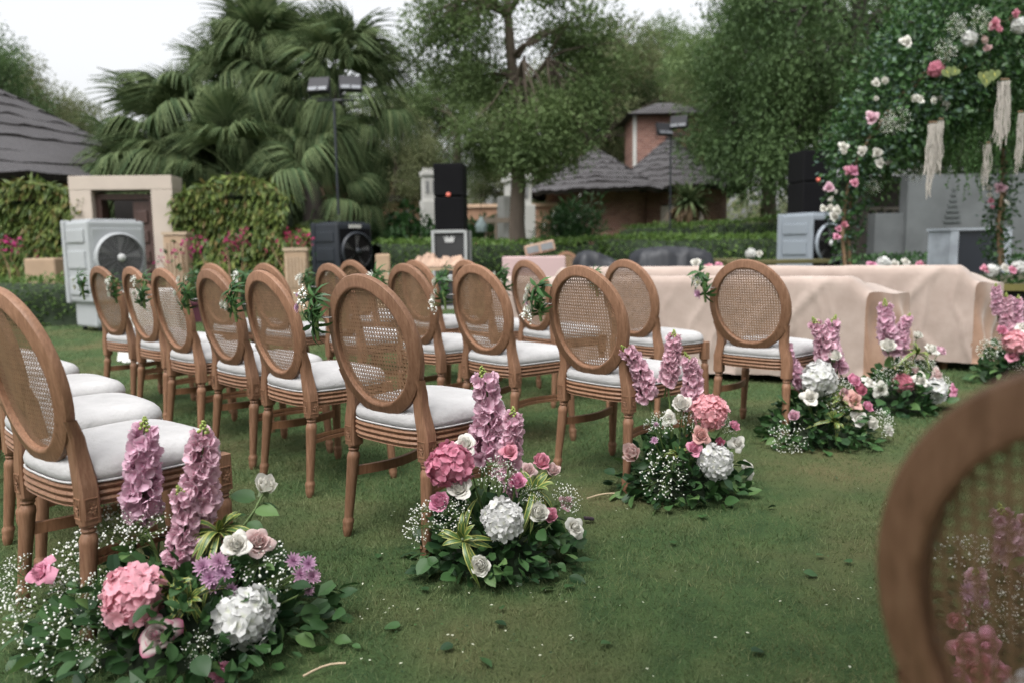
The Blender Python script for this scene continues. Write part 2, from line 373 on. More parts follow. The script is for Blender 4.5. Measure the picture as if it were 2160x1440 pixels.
def make_tree(h, tr, lobes, nclump, nleaf, leaf, crad, lm, bm=None, lean=(0, 0), droop=.5, flat=.75, tpl=LEAF1, bottom=None, trunk_top=.7, fork=8):
    """trunk mesh data and crown mesh data; lobes: (centre, radii, weight)"""
    tm = MB(); tt = h * trunk_top
    pts = np.array([[lean[0] * (max(z, 0) / h) ** 1.3 + .03 * h * fbm(z * .6, 0, 2) * .3, lean[1] * (z / h), z] for z in np.linspace(-.1, tt, 9)])
    rr = tr * (1 - .62 * np.linspace(0, 1, 9)); rr[0] *= 1.5; rr[1] *= 1.1
    tm.tube(pts, rr, 10, caps=False)
    wts = np.array([l[2] for l in lobes], float); wts /= wts.sum()
    cl = []
    while len(cl) < nclump:
        k = rng.choice(len(lobes), p=wts); c, r, _ = lobes[k]
        v = rdir(1)[0] * rng.uniform(.25, 1) ** .45; p = np.array(c) + v * np.array(r)
        if bottom is not None and p[2] < bottom: continue
        cl.append(p)
    cl = np.array(cl)
    nodes = cl[rng.choice(len(cl), min(fork, len(cl)), replace=False)]
    cen = np.array([pts[-1][0], pts[-1][1], tt]); nodes = cen + (nodes - cen) * .55
    for nd in nodes:
        zi = np.clip(nd[2] - .35 * np.linalg.norm(nd[:2] - cen[:2]) - .1, h * .3, tt); i = np.argmin(np.abs(pts[:, 2] - zi))
        limb(tm, pts[i], nd, rr[i] * .55, tr * .16, .1)
    cmb = MB(); nl = nleaf // nclump
    for p in cl:
        i = np.argmin(np.linalg.norm(nodes - p, axis=1)); limb(tm, nodes[i], p, tr * .15, tr * .04, .08, 4, 4)
        s = crad * rng.uniform(.65, 1.3); v = rdir(nl) * rng.uniform(.15, 1, (nl, 1)) ** .5
        q = p + v * np.array([s, s, s * flat]) + (np.array([0, 0, -1]) * (rng.uniform(0, 1, (nl, 1)) ** 2) * droop * s)
        leaf_cloud(cmb, q, v + np.array([0, 0, .3]), leaf, 0, droop, tpl)
    return tm.data('trunk', bm or M_bark), cmb.data('crown', lm, False)
def put_tree(name, label, data, loc, rotz=0, scale=1.0, group=None):
    t = thing(name, label, 'tree', loc, rotz, group); t.scale = (scale,) * 3 if np.isscalar(scale) else scale
    link('trunk', data[0], t); link('crown', data[1], t); return t
def bush(name, label, loc, r, n, leaf, mat, stem=True, flowers=None, tpl=LEAF1, droop=.2, cat='bush', group=None):
    t = thing(name, label, cat, loc, 0, group); mb = MB(); r = np.array(r, float)
    nc = max(6, n // 70)
    v = rdir(nc); v[:, 2] = np.abs(v[:, 2]) * 1.2 - .25; cs = v * rng.uniform(.45, .95, (nc, 1)) * r + np.array([0, 0, r[2]])
    for c in cs:
        k = n // nc; vv = rdir(k) * rng.uniform(.3, 1, (k, 1)) ** .5; leaf_cloud(mb, c + vv * r.min() * .42, vv + np.array([0, 0, .4]), leaf, 0, droop, tpl)
    mb.build('foliage', mat, t, smooth=False)
    sm = MB()
    for c in cs[::2]: limb(sm, (rng.normal(0, .04), rng.normal(0, .04), -.05), c, .03, .008, .1, 5, 5)
    sm.build('stems', M_bark, t)
    if flowers:
        fm, fn, fs = flowers; fb = MB(); idx = rng.choice(nc, fn); vv = rdir(fn); vv[:, 1] -= .6
        pos = cs[idx] + norm(vv) * r.min() * .48
        for a in range(5):
            y = norm(np.cross(norm(vv), rdir(fn)) + .3 * norm(vv)); V, F, _ = scatter(LEAF1[0], LEAF1[1], pos, frames(y, norm(vv)), fs * rng.uniform(.7, 1.2, fn)); fb.add(V, F)
        fb.build('blossom', fm, t, smooth=False)
    return t

# ------------------------------------------------------------------ far setting: trees
def Wp(px, Y): return (P(px, 500, Y)[0], Y, 0.0)
tA = make_tree(9.5, .34, [((0, 0, 6.8), (3.4, 3.2, 2.8), 1)], 95, 44000, .125, .95, L_tree)
tB = make_tree(9.0, .30, [((-.8, 0, 6.3), (2.8, 2.6, 2.6), 1), ((1.6, .3, 5.2), (2.2, 2.2, 2.0), .7)], 95, 44000, .12, .85, L_treeo)
tC = make_tree(11, .4, [((0, 0, 8), (4, 3.6, 3.2), 1), ((-2.2, 0, 5.5), (2.2, 2, 1.6), .5), ((2.2, 0, 5.2), (2.2, 2, 1.8), .5)], 120, 52000, .125, 1.0, L_treed, M_barkd, droop=.9)
far = [
 ('dark_green_tree', 'dark green tree at the far left edge of the sky', tC, -120, 24, .78, 0.4),
 ('olive_tree', 'dull olive tree behind the ridge of the left thatched roof', tB, 60, 30, .92, 2.0),
 ('olive_tree', 'pale feathery tree low between thatched roof and fan palms', tB, 200, 42, 1.02, .9),
 ('green_tree', 'green tree low behind the fan palms on their left', tA, 330, 32, .55, .3),
 ('olive_tree', 'brownish olive tree between fan palms and the black loudspeaker', tB, 840, 30, .72, 1.2),
 ('green_tree', 'green tree behind the black loudspeaker tower', tA, 965, 36, 1.0, 2.6),
 ('olive_tree', 'tall olive tree right behind the slender lawn tree', tB, 1230, 34, 1.15, 3.3),
 ('dark_green_tree', 'dark spreading tree with crooked limbs above the brick tower', tC, 1330, 38, .93, 4.0),
 ('olive_tree', 'grey-green tree rising beside the brick tower roof', tB, 1440, 36, .98, 5.1),
 ('green_tree', 'leafy green tree overhanging the right end of the thatched roofs', tA, 1620, 27, 1.0, 1.9),
 ('dark_green_tree', 'dark drooping tree behind the right loudspeaker', tC, 1740, 22, .86, 2.7),
 ('dark_green_tree', 'dark tree behind the top of the floral arch', tC, 2060, 20, .80, .7),
 ('green_tree', 'green tree at the far right behind the flower arch', tA, 2280, 24, .95, 4.4),
 ('green_tree', 'tall green tree closing the gap behind the brick tower', tA, 1375, 44, 1.35, .9),
 ('olive_tree', 'small olive tree low behind the terracotta wall', tB, 1080, 46, .85, 2.2),
 ('green_tree', 'distant green tree low between the palms and the white pillars', tA, 790, 44, .62, 2.2),
]
for nm, lb, d, px, Y, s, rot in far:
    put_tree(nm, lb, d, Wp(px, Y), rot, s, 'trees behind the garden')
# slender tree on the lawn edge, just behind the low hedge
tD = make_tree(8.6, .21, [((.1, 0, 6.4), (2.35, 2.0, 2.3), 1.6), ((-1.3, 0, 5.4), (1.2, 1.2, .9), .5), ((.3, -.4, 3.6), (1.25, 1.1, .85), .55), ((1.3, 0, 4.9), (1.0, 1.0, 1.0), .3)],
               130, 48000, .085, .6, L_tree, lean=(-.12, 0), droop=.35, trunk_top=.78, fork=20)
put_tree('slender_tree', 'slender leafy tree with a bare dark trunk behind the low hedge', tD, Wp(1095, 17), 0)
# big dark tree right of centre, hanging foliage
tE = make_tree(9.0, .30, [((0, 0, 6.2), (3.2, 2.6, 2.4), 1), ((-1.3, 0, 3.9), (1.0, 1.2, 1.3), .35), ((1.6, .5, 4.0), (1.8, 1.5, 1.5), .4)], 130, 56000, .09, .72, L_treed, M_barkd, droop=1.2, lean=(.1, 0), trunk_top=.8, fork=10)
put_tree('weeping_tree', 'big dark weeping tree with a thick trunk left of the floral arch', tE, Wp(1800, 16.5), 0.0, (1, 1, 1))

# ------------------------------------------------------------------ fan palms
def frond_mesh(rad=.95, nseg=26, droop=.55, spread=2.5, dry=False, seed=0):
    r = np.random.default_rng(seed); mb = MB(); pl = 1.05
    mb.tube([[0, 0, 0], [0, pl * .35, .12], [0, pl * .7, .13], [0, pl, .05]], [.028, .02, .016, .012], 5, 0, caps=False)
    for i in range(nseg):
        a = (i / (nseg - 1) - .5) * 2 * spread * .62; L = rad * (1 - .28 * abs(a) / 1.6) * r.uniform(.9, 1.1)
        t = np.linspace(0, 1, 6); dr = droop * r.uniform(.7, 1.35)
        rr = L * t; z = .05 - dr * L * np.clip(t - .45, 0, 1) ** 1.5 * 2.1 - .12 * np.abs(math.sin(a)) * rr
        hr = rr * (1 - .35 * dr * np.clip(t - .5, 0, 1) * 1.5)
        w = .031 * L / .95 * np.array([.25, .8, 1.0, .75, .42, .06])
        ax = np.stack([np.sin(a) * hr, pl + np.cos(a) * hr, z], -1); side = np.array([math.cos(a), -math.sin(a), 0])
        V = np.concatenate([ax - side * w[:, None] + [0, 0, .01], ax + side * w[:, None] * .0 - np.array([0, 0, .012]), ax + side * w[:, None] + [0, 0, .01]])
        F = [[j, j + 1, 7 + j, 6 + j] for j in range(5)] + [[6 + j, 7 + j, 13 + j, 12 + j] for j in range(5)]
        mb.add(V, F, 0)
    return mb.data('frond', L_palmd if dry else L_palm)
FR = [frond_mesh(.95, 32, .45, 2.6, False, 1), frond_mesh(.9, 32, 1.05, 2.4, False, 2), frond_mesh(.98, 32, .7, 2.7, False, 3)]
FRD = frond_mesh(.85, 18, 1.3, 1.9, True, 4)
def palm(label, px, Y, hz, n, ndry, elmin, scale=1.0, lean=(0, 0)):
    base = Wp(px, Y); t = thing('fan_palm', label, 'palm tree', base, 0, 'fan palms behind the creeper hedge')
    tm = MB(); z = np.linspace(-.1, hz, 8); tm.tube(np.stack([lean[0] * (z / hz) ** 2, lean[1] * (z / hz) ** 2, z], -1), np.linspace(.3, .2, 8), 10); tm.build('trunk', M_barkd, t)
    top = np.array([lean[0], lean[1], hz])
    for i in range(n):
        az = i * 2.39996 + rng.normal(0, .2); el = R(78) - (R(78) - elmin) * ((i + .5) / n) ** .9 + rng.normal(0, .12)
        d = np.array([math.cos(az) * math.cos(el), math.sin(az) * math.cos(el), math.sin(el)])
        me = FR[(0 if el > .8 else 2) if rng.uniform() < .6 else 1] if el > .1 else FR[1]
        place('frond', me, t, top + np.array([0, 0, -1.1 * (i / n) ** 1.5]), mat_yz(d, rng.normal(0, .3)), scale * rng.uniform(.9, 1.25))
    for i in range(ndry):
        az = rng.uniform(0, 6.28); el = R(rng.uniform(-75, -50)); d = np.array([math.cos(az) * math.cos(el), math.sin(az) * math.cos(el), math.sin(el)])
        place('dry_frond', FRD, t, top + np.array([0, 0, -.6 - rng.uniform(0, .5) * hz]), mat_yz(d, rng.normal(0, .3)), scale * rng.uniform(.9, 1.2))
    return t
palm('tallest fan palm in the middle of the clump', 575, 17.5, 4.9, 100, 30, R(-50), 0.86)
palm('fan palm on the right of the clump beside the floodlight stand', 715, 17.0, 4.4, 84, 30, R(-54), .90)
palm('fan palm on the left of the clump above the creeper wall', 425, 17.6, 3.35, 80, 16, R(-54), .98, (-.3, 0))
palm('short fan palm with low fronds in front of the clump', 520, 16.6, 2.7, 48, 14, R(-46), .86, (-.1, -.2))
palm('rear fan palm filling the gap between the tallest and the left one', 500, 18.6, 4.35, 70, 10, R(-50), .95)
palm('low fan palm at the left foot of the clump behind the doorway', 320, 17.2, 2.5, 44, 8, R(-46), .85)
palm('short fan palm low behind the right creeper hedge', 660, 16.2, 2.5, 34, 16, R(-60), .85, (.1, 0))

# ------------------------------------------------------------------ thatched huts
def thatch_mat(name, c):
    mt, n, l, b = new_mat(name)
    f = noise(n, l, 5.0, 6, 0.7, stretch=(7, 7, .8)); f2 = noise(n, l, .8, 3)
    col = ramp(n, l, f, [(0.25, tuple(x * .45 for x in c)), (0.55, c), (0.8, tuple(x * 1.6 for x in c))])
    l.new(mixrgb(n, l, .5, col, ramp(n, l, f2, [(.3, (.7, .68, .68)), (.7, (1.2, 1.2, 1.2))]), 'MULTIPLY'), b.inputs['Base Color'])
    b.inputs['Roughness'].default_value = .95; b.inputs['Specular IOR Level'].default_value = .1
    bump(n, l, b, f, .9, .03); return mt
M_thatch = thatch_mat('thatch', (0.088, 0.085, 0.088))
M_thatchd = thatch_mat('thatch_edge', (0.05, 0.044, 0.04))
def thatch_roof(parent, cx, cy, z0, z1, r0, nl, seed, squash=1.0, sides=120, curve=.0):
    a = np.linspace(0, 2 * np.pi, sides, endpoint=False)
    for k in range(nl):
        t0, t1 = k / nl, min(1.0, (k + 1.25) / nl)
        rag = .5 * fbm(a * 3, k * 1.7, seed) + .35 * fbm(a * 11, k * 2.1, seed + 1) + .5 * np.random.default_rng(seed + k).normal(0, .5, sides)
        mb = MB(); rows = []
        for t, th in ((t0, .0), (t0, .09), ((t0 + t1) / 2, .07), (t1, .03)):
            rr = r0 * (1 - t) * (1 - curve * math.sin(t * math.pi)) + th + .03; zz = z0 + (z1 - z0) * t + th * .4
            j = rag * (.11 if t == t0 else .025)
            rows.append(np.stack([cx + (rr - j) * np.cos(a), cy + squash * (rr - j) * np.sin(a), zz + j * .8 - (.10 if (t == t0 and th == 0) else 0)], -1))
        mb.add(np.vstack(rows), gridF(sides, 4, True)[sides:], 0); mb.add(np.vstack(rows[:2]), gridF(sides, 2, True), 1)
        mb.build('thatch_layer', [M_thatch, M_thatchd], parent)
t = thing('thatched_hut', 'round hut with a layered grey thatched roof at the left edge', 'hut', (-14.4, 19.5, 0))
thatch_roof(t, 0, 0, 2.55, 6.1, 6.55, 11, 21)
M_mud = plain('mud_wall', (0.30, 0.20, 0.14), .9, .2, 1.5, .3)
w = MB(); V, F = lathe([(5.3, -.1), (5.3, 2.8)], 40); w.add(V, F); w.build('wall', M_mud, t)
w = MB(); V, F = lathe([(0.1, 6.35), (.28, 6.0), (.34, 5.9)], 14); w.add(V, F); w.build('roof_cap', M_thatchd, t)

def brick_mat():
    mt, n, l, b = new_mat('brick')
    tc = n.new('ShaderNodeTexCoord'); bt = n.new('ShaderNodeTexBrick'); bt.inputs['Scale'].default_value = 1.0
    bt.inputs['Brick Width'].default_value = .24; bt.inputs['Row Height'].default_value = .085; bt.inputs['Mortar Size'].default_value = .008
    bt.inputs['Color1'].default_value = rgb((.19, .088, .07)); bt.inputs['Color2'].default_value = rgb((.285, .15, .118)); bt.inputs['Mortar'].default_value = rgb((.30, .24, .20))
    mp = n.new('ShaderNodeMapping'); mp.inputs['Rotation'].default_value = (R(90), 0, 0); l.new(tc.outputs['Object'], mp.inputs[0])
    l.new(mp.outputs[0], bt.inputs['Vector'])
    f = noise(n, l, 1.2, 4); l.new(mixrgb(n, l, .6, bt.outputs['Color'], ramp(n, l, f, [(.3, (.65, .6, .6)), (.7, (1.25, 1.2, 1.2))]), 'MULTIPLY'), b.inputs['Base Color'])
    b.inputs['Roughness'].default_value = .9; bump(n, l, b, bt.outputs['Fac'], .5, .01); return mt
M_brick = brick_mat()
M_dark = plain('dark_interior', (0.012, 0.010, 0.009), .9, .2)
M_white = plain('white_plaster', (0.46, 0.455, 0.43), .8, .08, 2, .1)
M_curtain = plain('curtain', (0.33, 0.29, 0.26), .9, .15, 3)
M_terra = plain('terracotta_wall', (0.29, 0.17, 0.11), .9, .15, 1.2, .2)
def hut(name, label, px, Y, r, eave, apex, nl, seed, wallr, doors=()):
    x = P(px, 400, Y)[0]; t = thing(name, label, 'hut', (x, Y, 0))
    thatch_roof(t, 0, 0, eave, apex, r, nl, seed, curve=.12)
    V, F = lathe([(wallr, -.1), (wallr * .985, eave + .35)], 36); MB().add(V, F).build('wall', M_brick, t, smooth=False)
    V, F = lathe([(.05, apex + .16), (.14, apex - .05), (.2, apex - .22)], 12); MB().add(V, F).build('roof_cap', M_thatchd, t)
    return t
h1 = hut('thatched_hut', 'brick hut under a low grey thatched roof behind the white-flowered bush', 1258, 27, 2.55, 2.85, 4.3, 8, 31, 1.75)
h2 = hut('thatched_hut', 'brick hut with steep thatched roof and tied curtains in front of the brick tower', 1412, 28, 2.5, 2.95, 4.75, 9, 41, 2.0)
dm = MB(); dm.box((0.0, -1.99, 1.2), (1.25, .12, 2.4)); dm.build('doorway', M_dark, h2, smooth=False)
for sx in (-1, 1):
    cm = MB(); zz = np.linspace(0, 2.3, 9); uu = np.linspace(0, 1, 9); V = []
    for z in zz:
        wdt = .16 + .42 * abs(z / 2.3 - .25) ** 1.2
        V.append(np.stack([sx * (.70 - uu * wdt), -2.10 - .03 * np.sin(uu * 22), np.full(9, z + .05)], -1))
    cm.add(np.vstack(V), gridF(9, 9)).build('curtain', M_curtain, h2)
# brick tower
x = P(1398, 300, 31)[0]; tw = thing('brick_tower', 'square brick tower with a sloping thatched roof and dark window', 'tower', (x, 31, 0))
wv = MB(); wv.box((0, 0, 2.95), (2.6, 2.4, 6.1)); wv.build('wall', M_brick, tw, smooth=False)
wv = MB(); wv.box((-1.28, -1.19, 3.6), (.12, .1, 4.6)); wv.build('corner_post', M_white, tw, smooth=False)
wv = MB(); wv.box((.15, -1.2, 4.75), (.55, .08, .7)); wv.build('window', M_dark, tw, smooth=False)
for k in range(3):
    rf = MB(); s = 1.62 - .42 * k
    V = np.array([[-s, -s, 0], [s, -s, 0], [s, s, 0], [-s, s, 0], [-s + .5, -s + .5, .34], [s - .5, -s + .5, .34], [s - .5, s - .5, .34], [-s + .5, s - .5, .34]]) * [1, 1, .6] + [0, 0, 5.9 + .19 * k]
    rf.add(V, [[0, 1, 5, 4], [1, 2, 6, 5], [2, 3, 7, 6], [3, 0, 4, 7], [4, 5, 6, 7], [3, 2, 1, 0]]).build('thatch_layer', M_thatch, tw, smooth=False)
# white carved pillars
def pillar(label, px, Y, y_top, wpx, cap=True):
    x = P(px, 400, Y)[0]; z1 = P(px, y_top, Y)[2]; w = wpx * MX(Y); t = thing('white_pillar', label, 'pillar', (x, Y, 0), R(20), 'white pillars by the terracotta wall')
    b = MB(); zs = z1 - .7 if cap else z1; b.box((0, 0, zs / 2), (w, w, zs)); b.build('shaft', M_white, t, smooth=False, bevel=.02)
    if cap:
        b = MB(); b.box((0, 0, z1 - .36), (w * .78, w * .78, .70)); b.build('neck', M_white, t, smooth=False)
        for k in (-1, 1):
            bb = MB(); bb.box((k * w * .2, -w * .40, z1 - .32), (.10, .03, .34)); bb.build('niche', plain('niche_grey', (.2, .2, .2)), t, smooth=False)
        b = MB(); b.box((0, 0, z1 + .06), (w * .95, w * .95, .14)); b.build('capital', M_white, t, smooth=False, bevel=.02)
        for k in range(5): bb = MB(); bb.box(((k - 2) * w * .2, -w * .36, z1 + .17), (w * .11, .06, .08)); bb.build('merlon', M_white, t, smooth=False)
    return t
pillar('white carved pillar just left of the black loudspeaker', 905, 23, 372, 34)
pillar('plain white pillar standing left of the tree trunk', 1076, 19.5, 415, 44, False)
pillar('white carved pillar half hidden behind the tree trunk', 1092, 24, 384, 56)
# terracotta walls, far
x0 = P(985, 450, 26)[0]; x1 = P(1175, 450, 26)[0]
tw2 = thing('terracotta_wall', 'low orange terracotta wall between the pillars', 'wall', ((x0 + x1) / 2, 26, 0))
mb = MB(); mb.box((0, 0, 1.2), (x1 - x0, .35, 2.4)); mb.build('panel', M_terra, tw2, smooth=False); mb = MB(); mb.box((0, 0, 2.44), (x1 - x0 + .1, .5, .1)); mb.build('coping', plain('coping', (.52, .36, .25)), tw2, smooth=False)
x = P(840, 420, 30)[0]; hb = thing('terracotta_house', 'small terracotta house with flat roof seen past the palms', 'house', (x, 30, 0))
mb = MB(); mb.box((0, 0, 1.4), (2.3, 2, 2.8)); mb.build('wall', M_terra, hb, smooth=False)
mb = MB(); mb.box((-.4, -.6, 2.86), (1.6, 1.4, .22), tilt=np.array([[1, 0, 0], [0, 1, 0], [.12, 0, 1]])); mb.build('roof', M_thatchd, hb, smooth=False)
mb = MB(); mb.box((.55, -.2, 3.25), (.45, .45, .75)); mb.build('chimney', plain('pale_terracotta', (.5, .40, .31)), hb, smooth=False)
mb = MB(); mb.box((-.35, .2, 3.3), (.5, .5, .7)); mb.build('turret', M_terra, hb, smooth=False)
# hanging lantern on wooden posts
x = P(1030, 470, 19)[0]; lp = thing('lantern_post', 'wooden post frame with a small pale hanging lantern', 'lantern', (x, 19, 0))
for dx in (-.12, .14): mb = MB(); mb.tube([[dx + .05, 0, 0], [dx + .05, 0, 1.85]], .035, 8); mb.build('post', plain('pale_wood', (.36, .29, .23)), lp)
mb = MB(); mb.box((.2, 0, 1.72), (.75, .07, .12)); mb.build('crossbar', plain('pale_wood', (.36, .29, .23)), lp, smooth=False)
V, F = lathe([(.01, .3), (.03, .26), (.16, .07), (.15, .05), (.13, -.02), (.13, -.08), (.0, -.08)], 12, (-.17, -.05, 1.52)); MB().add(V, F).build('lantern_shade', plain('lantern_blue', (.42, .52, .53)), lp)
mb = MB(); mb.tube([[-.17, -.05, 1.8], [-.17, -.05, 2.5]], .008, 5); mb.build('chain', M_dark, lp)
# white wall behind the arch with a stencilled tree screen
x0 = P(1905, 440, 15)[0]; x1 = P(2260, 440, 15)[0]
ww = thing('white_wall', 'weathered white wall with a tapering dark grille behind the arch', 'wall', ((x0 + x1) / 2, 15, 0))
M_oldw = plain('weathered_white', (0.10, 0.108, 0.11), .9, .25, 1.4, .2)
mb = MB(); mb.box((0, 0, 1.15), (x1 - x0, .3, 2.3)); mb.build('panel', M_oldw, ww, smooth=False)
mb = MB(); mb.box((-(x1 - x0) / 2 - .25, .1, .8), (.6, .32, 1.6)); mb.build('step', M_oldw, ww, smooth=False)
for k in range(7):
    mb = MB(); s = .05 + .045 * (6 - k); gx = P(2000, 440, 15)[0] - (x0 + x1) / 2
    mb.box((gx, -.16, 1.42 + .10 * k), (s * 1.0, .025, .045)); mb.build('grille_bar', plain('grille', (.075, .085, .085)), ww, smooth=False)
# dark house with white balustrade behind the arch leg
x0 = P(1790, 440, 18)[0]; x1 = P(1935, 440, 18)[0]
bh = thing('dark_pavilion', 'dark open pavilion with a pale balustrade behind the arch leg', 'pavilion', ((x0 + x1) / 2, 18.5, 0))
mb = MB(); mb.box((0, .3, 1.3), (x1 - x0 + .6, .3, 2.6)); mb.build('wall', plain('brown_dark', (.05, .038, .034)), bh, smooth=False)
for k in range(7):
    V, F = lathe([(.03, 0), (.03, .08), (.055, .18), (.03, .34), (.03, .45)], 8, (-.6 + .2 * k, -.15, 1.35)); MB().add(V, F).build('baluster', plain('pale_stone', (.36, .31, .28)), bh)
for z in (1.33, 1.83): mb = MB(); mb.box((0, -.15, z), (1.5, .12, .07)); mb.build('rail', plain('pale_stone', (.36, .31, .28)), bh, smooth=False)

# ------------------------------------------------------------------ hedges, creepers, bushes
hedge('low_hedge', 'low clipped hedge across the middle of the lawn behind the loudspeaker', (*Wp(790, 15.3)[:2], 0), (*Wp(1260, 17.4)[:2], 0), 1.0, 1.18, .075, 330)
hedge('low_hedge', 'low clipped hedge running right behind the black tarpaulins', (*Wp(1262, 17.4)[:2], 0), (*Wp(1660, 16.2)[:2], 0), 1.0, 1.22, .075, 330)
hedge('clipped_hedge', 'upper hedge sloping up below the thatched huts', (*Wp(1325, 21)[:2], 0), (*Wp(1680, 18)[:2], .12), .9, 1.52, .08, 260)
hedge('low_hedge', 'low hedge at the left edge beside the white cooler', (*Wp(-60, 11.8)[:2], 0), (*Wp(172, 12.0)[:2], 0), .7, .66, .05, 620)
hedge('low_hedge', 'low hedge behind the second row between white and black coolers', (*Wp(330, 14.2)[:2], 0), (*Wp(800, 14.6)[:2], 0), .6, .62, .06, 420)
hedge('shade_hedge', 'dark low planting at the foot of the white wall', (*Wp(1780, 14.2)[:2], 0), (*Wp(2200, 13.8)[:2], 0), .9, .75, .07, 300, L_bush)
def creeper(label, pxa, pxb, Y, h, n):
    a = np.array(Wp(pxa, Y)); b = np.array(Wp(pxb, Y)); L = b[0] - a[0]
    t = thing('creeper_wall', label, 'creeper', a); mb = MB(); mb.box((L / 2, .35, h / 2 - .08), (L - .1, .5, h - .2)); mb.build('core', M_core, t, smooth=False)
    mb = MB(); u = rng.uniform(0, L, n); q = rng.uniform(0, 1.22, n); top = q > 1
    edge = np.clip(np.minimum(u, L - u) / .35, 0, 1)
    z = np.where(top, h, q * h) - (1 - edge) * .15 * np.where(q > .8, 1, 0); y = np.where(top, rng.uniform(-.05, .6, n), 0) - .10 * fbm(u * 2, z * 2.5, 6) - .05
    z = z + np.where(q > .9, .09 * fbm(u * 2.2, 0, 12), 0)
    nr = np.stack([rng.normal(0, .35, n), np.where(top, -.4, -1), np.where(top, .9, .25)], -1)
    leaf_cloud(mb, np.stack([u, y, z], -1), nr, .20, 0, 1.15, LONG, .5); mb.build('foliage', L_creep, t, smooth=False); return t
creeper('wall of yellow-green creeper left of the stone doorway', -70, 186, 14.3, 2.22, 4200)
creeper('wall of yellow-green creeper between the stone doorway and black cooler', 372, 606, 14.4, 2.26, 4000)
creeper('lower ragged creeper mound right of the taller creeper wall', 598, 668, 14.6, 1.6, 900)
M_wflow = petalmat('white_blossom', (.78, .78, .72))
bush('plumeria_bush', 'glossy bush with scattered white blossoms in front of the brick hut', Wp(1210, 20), (.95, .8, 1.25), 2400, .2, L_bush, flowers=(M_wflow, 16, .07), tpl=LONG)
bush('dark_bush', 'dark rounded bush left of the loudspeaker flight case', Wp(862, 17.5), (.8, .6, 1.0), 1900, .15, L_bush)
bush('leafy_bush', 'leafy bush right of the loudspeaker under the lantern', Wp(1015, 20.5), (.62, .5, 1.1), 1500, .15, L_bush, flowers=(M_wflow, 5, .07))
bush('shade_thicket', 'dense dark undergrowth beneath the fan palms behind the black cooler', Wp(715, 17.6), (1.5, .6, 1.25), 3200, .2, L_treed, tpl=LONG, droop=.8)
bush('shade_thicket', 'dense dark undergrowth beneath the palms left of the black cooler', Wp(560, 18.4), (1.6, .6, 1.3), 2600, .2, L_treed, tpl=LONG, droop=.8)
bush('dark_shrub', 'dark shrub at the foot of the palms beside the black cooler', Wp(800, 16.8), (.6, .5, .85), 1100, .16, L_bush, tpl=LONG)
bush('trailing_shrub', 'tall grassy shrub with brown tips left of the right loudspeaker', Wp(1600, 19.5), (.85, .7, .85), 1500, .34, leafmat('grassy_leaf', (.06, .09, .035), (.17, .17, .075), .6, .2), tpl=LONG, droop=1.6)
bush('dark_shrub', 'dark shrub behind the right grey cooler', Wp(1700, 17.5), (.9, .7, .8), 1200, .17, L_treed)
# ponytail yucca
yx = Wp(1452, 23); yu = thing('yucca_palm', 'yucca palm with a thin pale trunk and brown drooping skirt', 'yucca', yx)
mb = MB(); mb.tube([[.05, 0, -.1], [.07, 0, .8], [0, 0, 2.3]], [.1, .07, .06], 8); mb.build('trunk', plain('pale_trunk', (.25, .22, .19)), yu)
for nm, mt, n, lo, hi, L in (('green_blades', L_palm, 130, -.5, 1.2, .75), ('dry_blades', L_palmd, 110, -1.35, -.4, .85)):
    mb = MB(); az = rng.uniform(0, 6.28, n); el = rng.uniform(lo, hi, n); d = np.stack([np.cos(az) * np.cos(el), np.sin(az) * np.cos(el), np.sin(el)], -1)
    V, F, _ = scatter(LONG[0] * [.55, 1, 1.6], LONG[1], np.tile([0, 0, 2.3], (n, 1)), frames(d, np.tile([0, 0, 1.0], (n, 1)) + .1), L * rng.uniform(.7, 1.2, n)); mb.add(V, F).build(nm, mt, yu, smooth=False)
# bougainvillea
M_boug = petalmat('bougainvillea', (.42, .035, .14), (.52, .06, .20), var=.35)
def boug(label, px, py, Y, spots):
    b0 = Wp(px, Y); t = thing('bougainvillea', label, 'plant', b0, 0, 'bougainvillea plants along the left hedge'); sm = MB(); fm = MB(); lm = MB()
    for dx, y, n in spots:
        p = P(px + dx, y, Y) - np.array(b0); limb(sm, (dx * .001, 0, -.02), p, .022, .006, .1, 5, 6)
        v = rdir(n) * rng.uniform(.2, 1, (n, 1)); v[:, 1] *= .6; leaf_cloud(fm, p + v * .17, v, .075, 0, .0)
        k = n // 2; v = rdir(k); leaf_cloud(lm, p + v * .22 - [0, 0, .12], v, .09, 0, .2)
    sm.build('stems', M_twig, t); fm.build('blossom', M_boug, t, smooth=False); lm.build('foliage', L_bush, t, smooth=False)
boug('bougainvillea with pink blossom beside the beige cube at far left', 40, 0, 12.9, [(-50, 510, 45), (-15, 515, 40), (28, 545, 10)])
boug('bougainvillea leaning across the beige lamp box', 385, 0, 12.7, [(-45, 548, 16), (5, 520, 26), (-10, 535, 10)])
boug('tall bougainvillea with the brightest magenta heads by the creeper', 490, 0, 13.4, [(0, 510, 40), (-12, 535, 20), (28, 500, 26), (-75, 508, 16)])
boug('bougainvillea left of the black cooler', 620, 0, 13.5, [(-8, 497, 18), (18, 506, 22), (-48, 520, 8)])

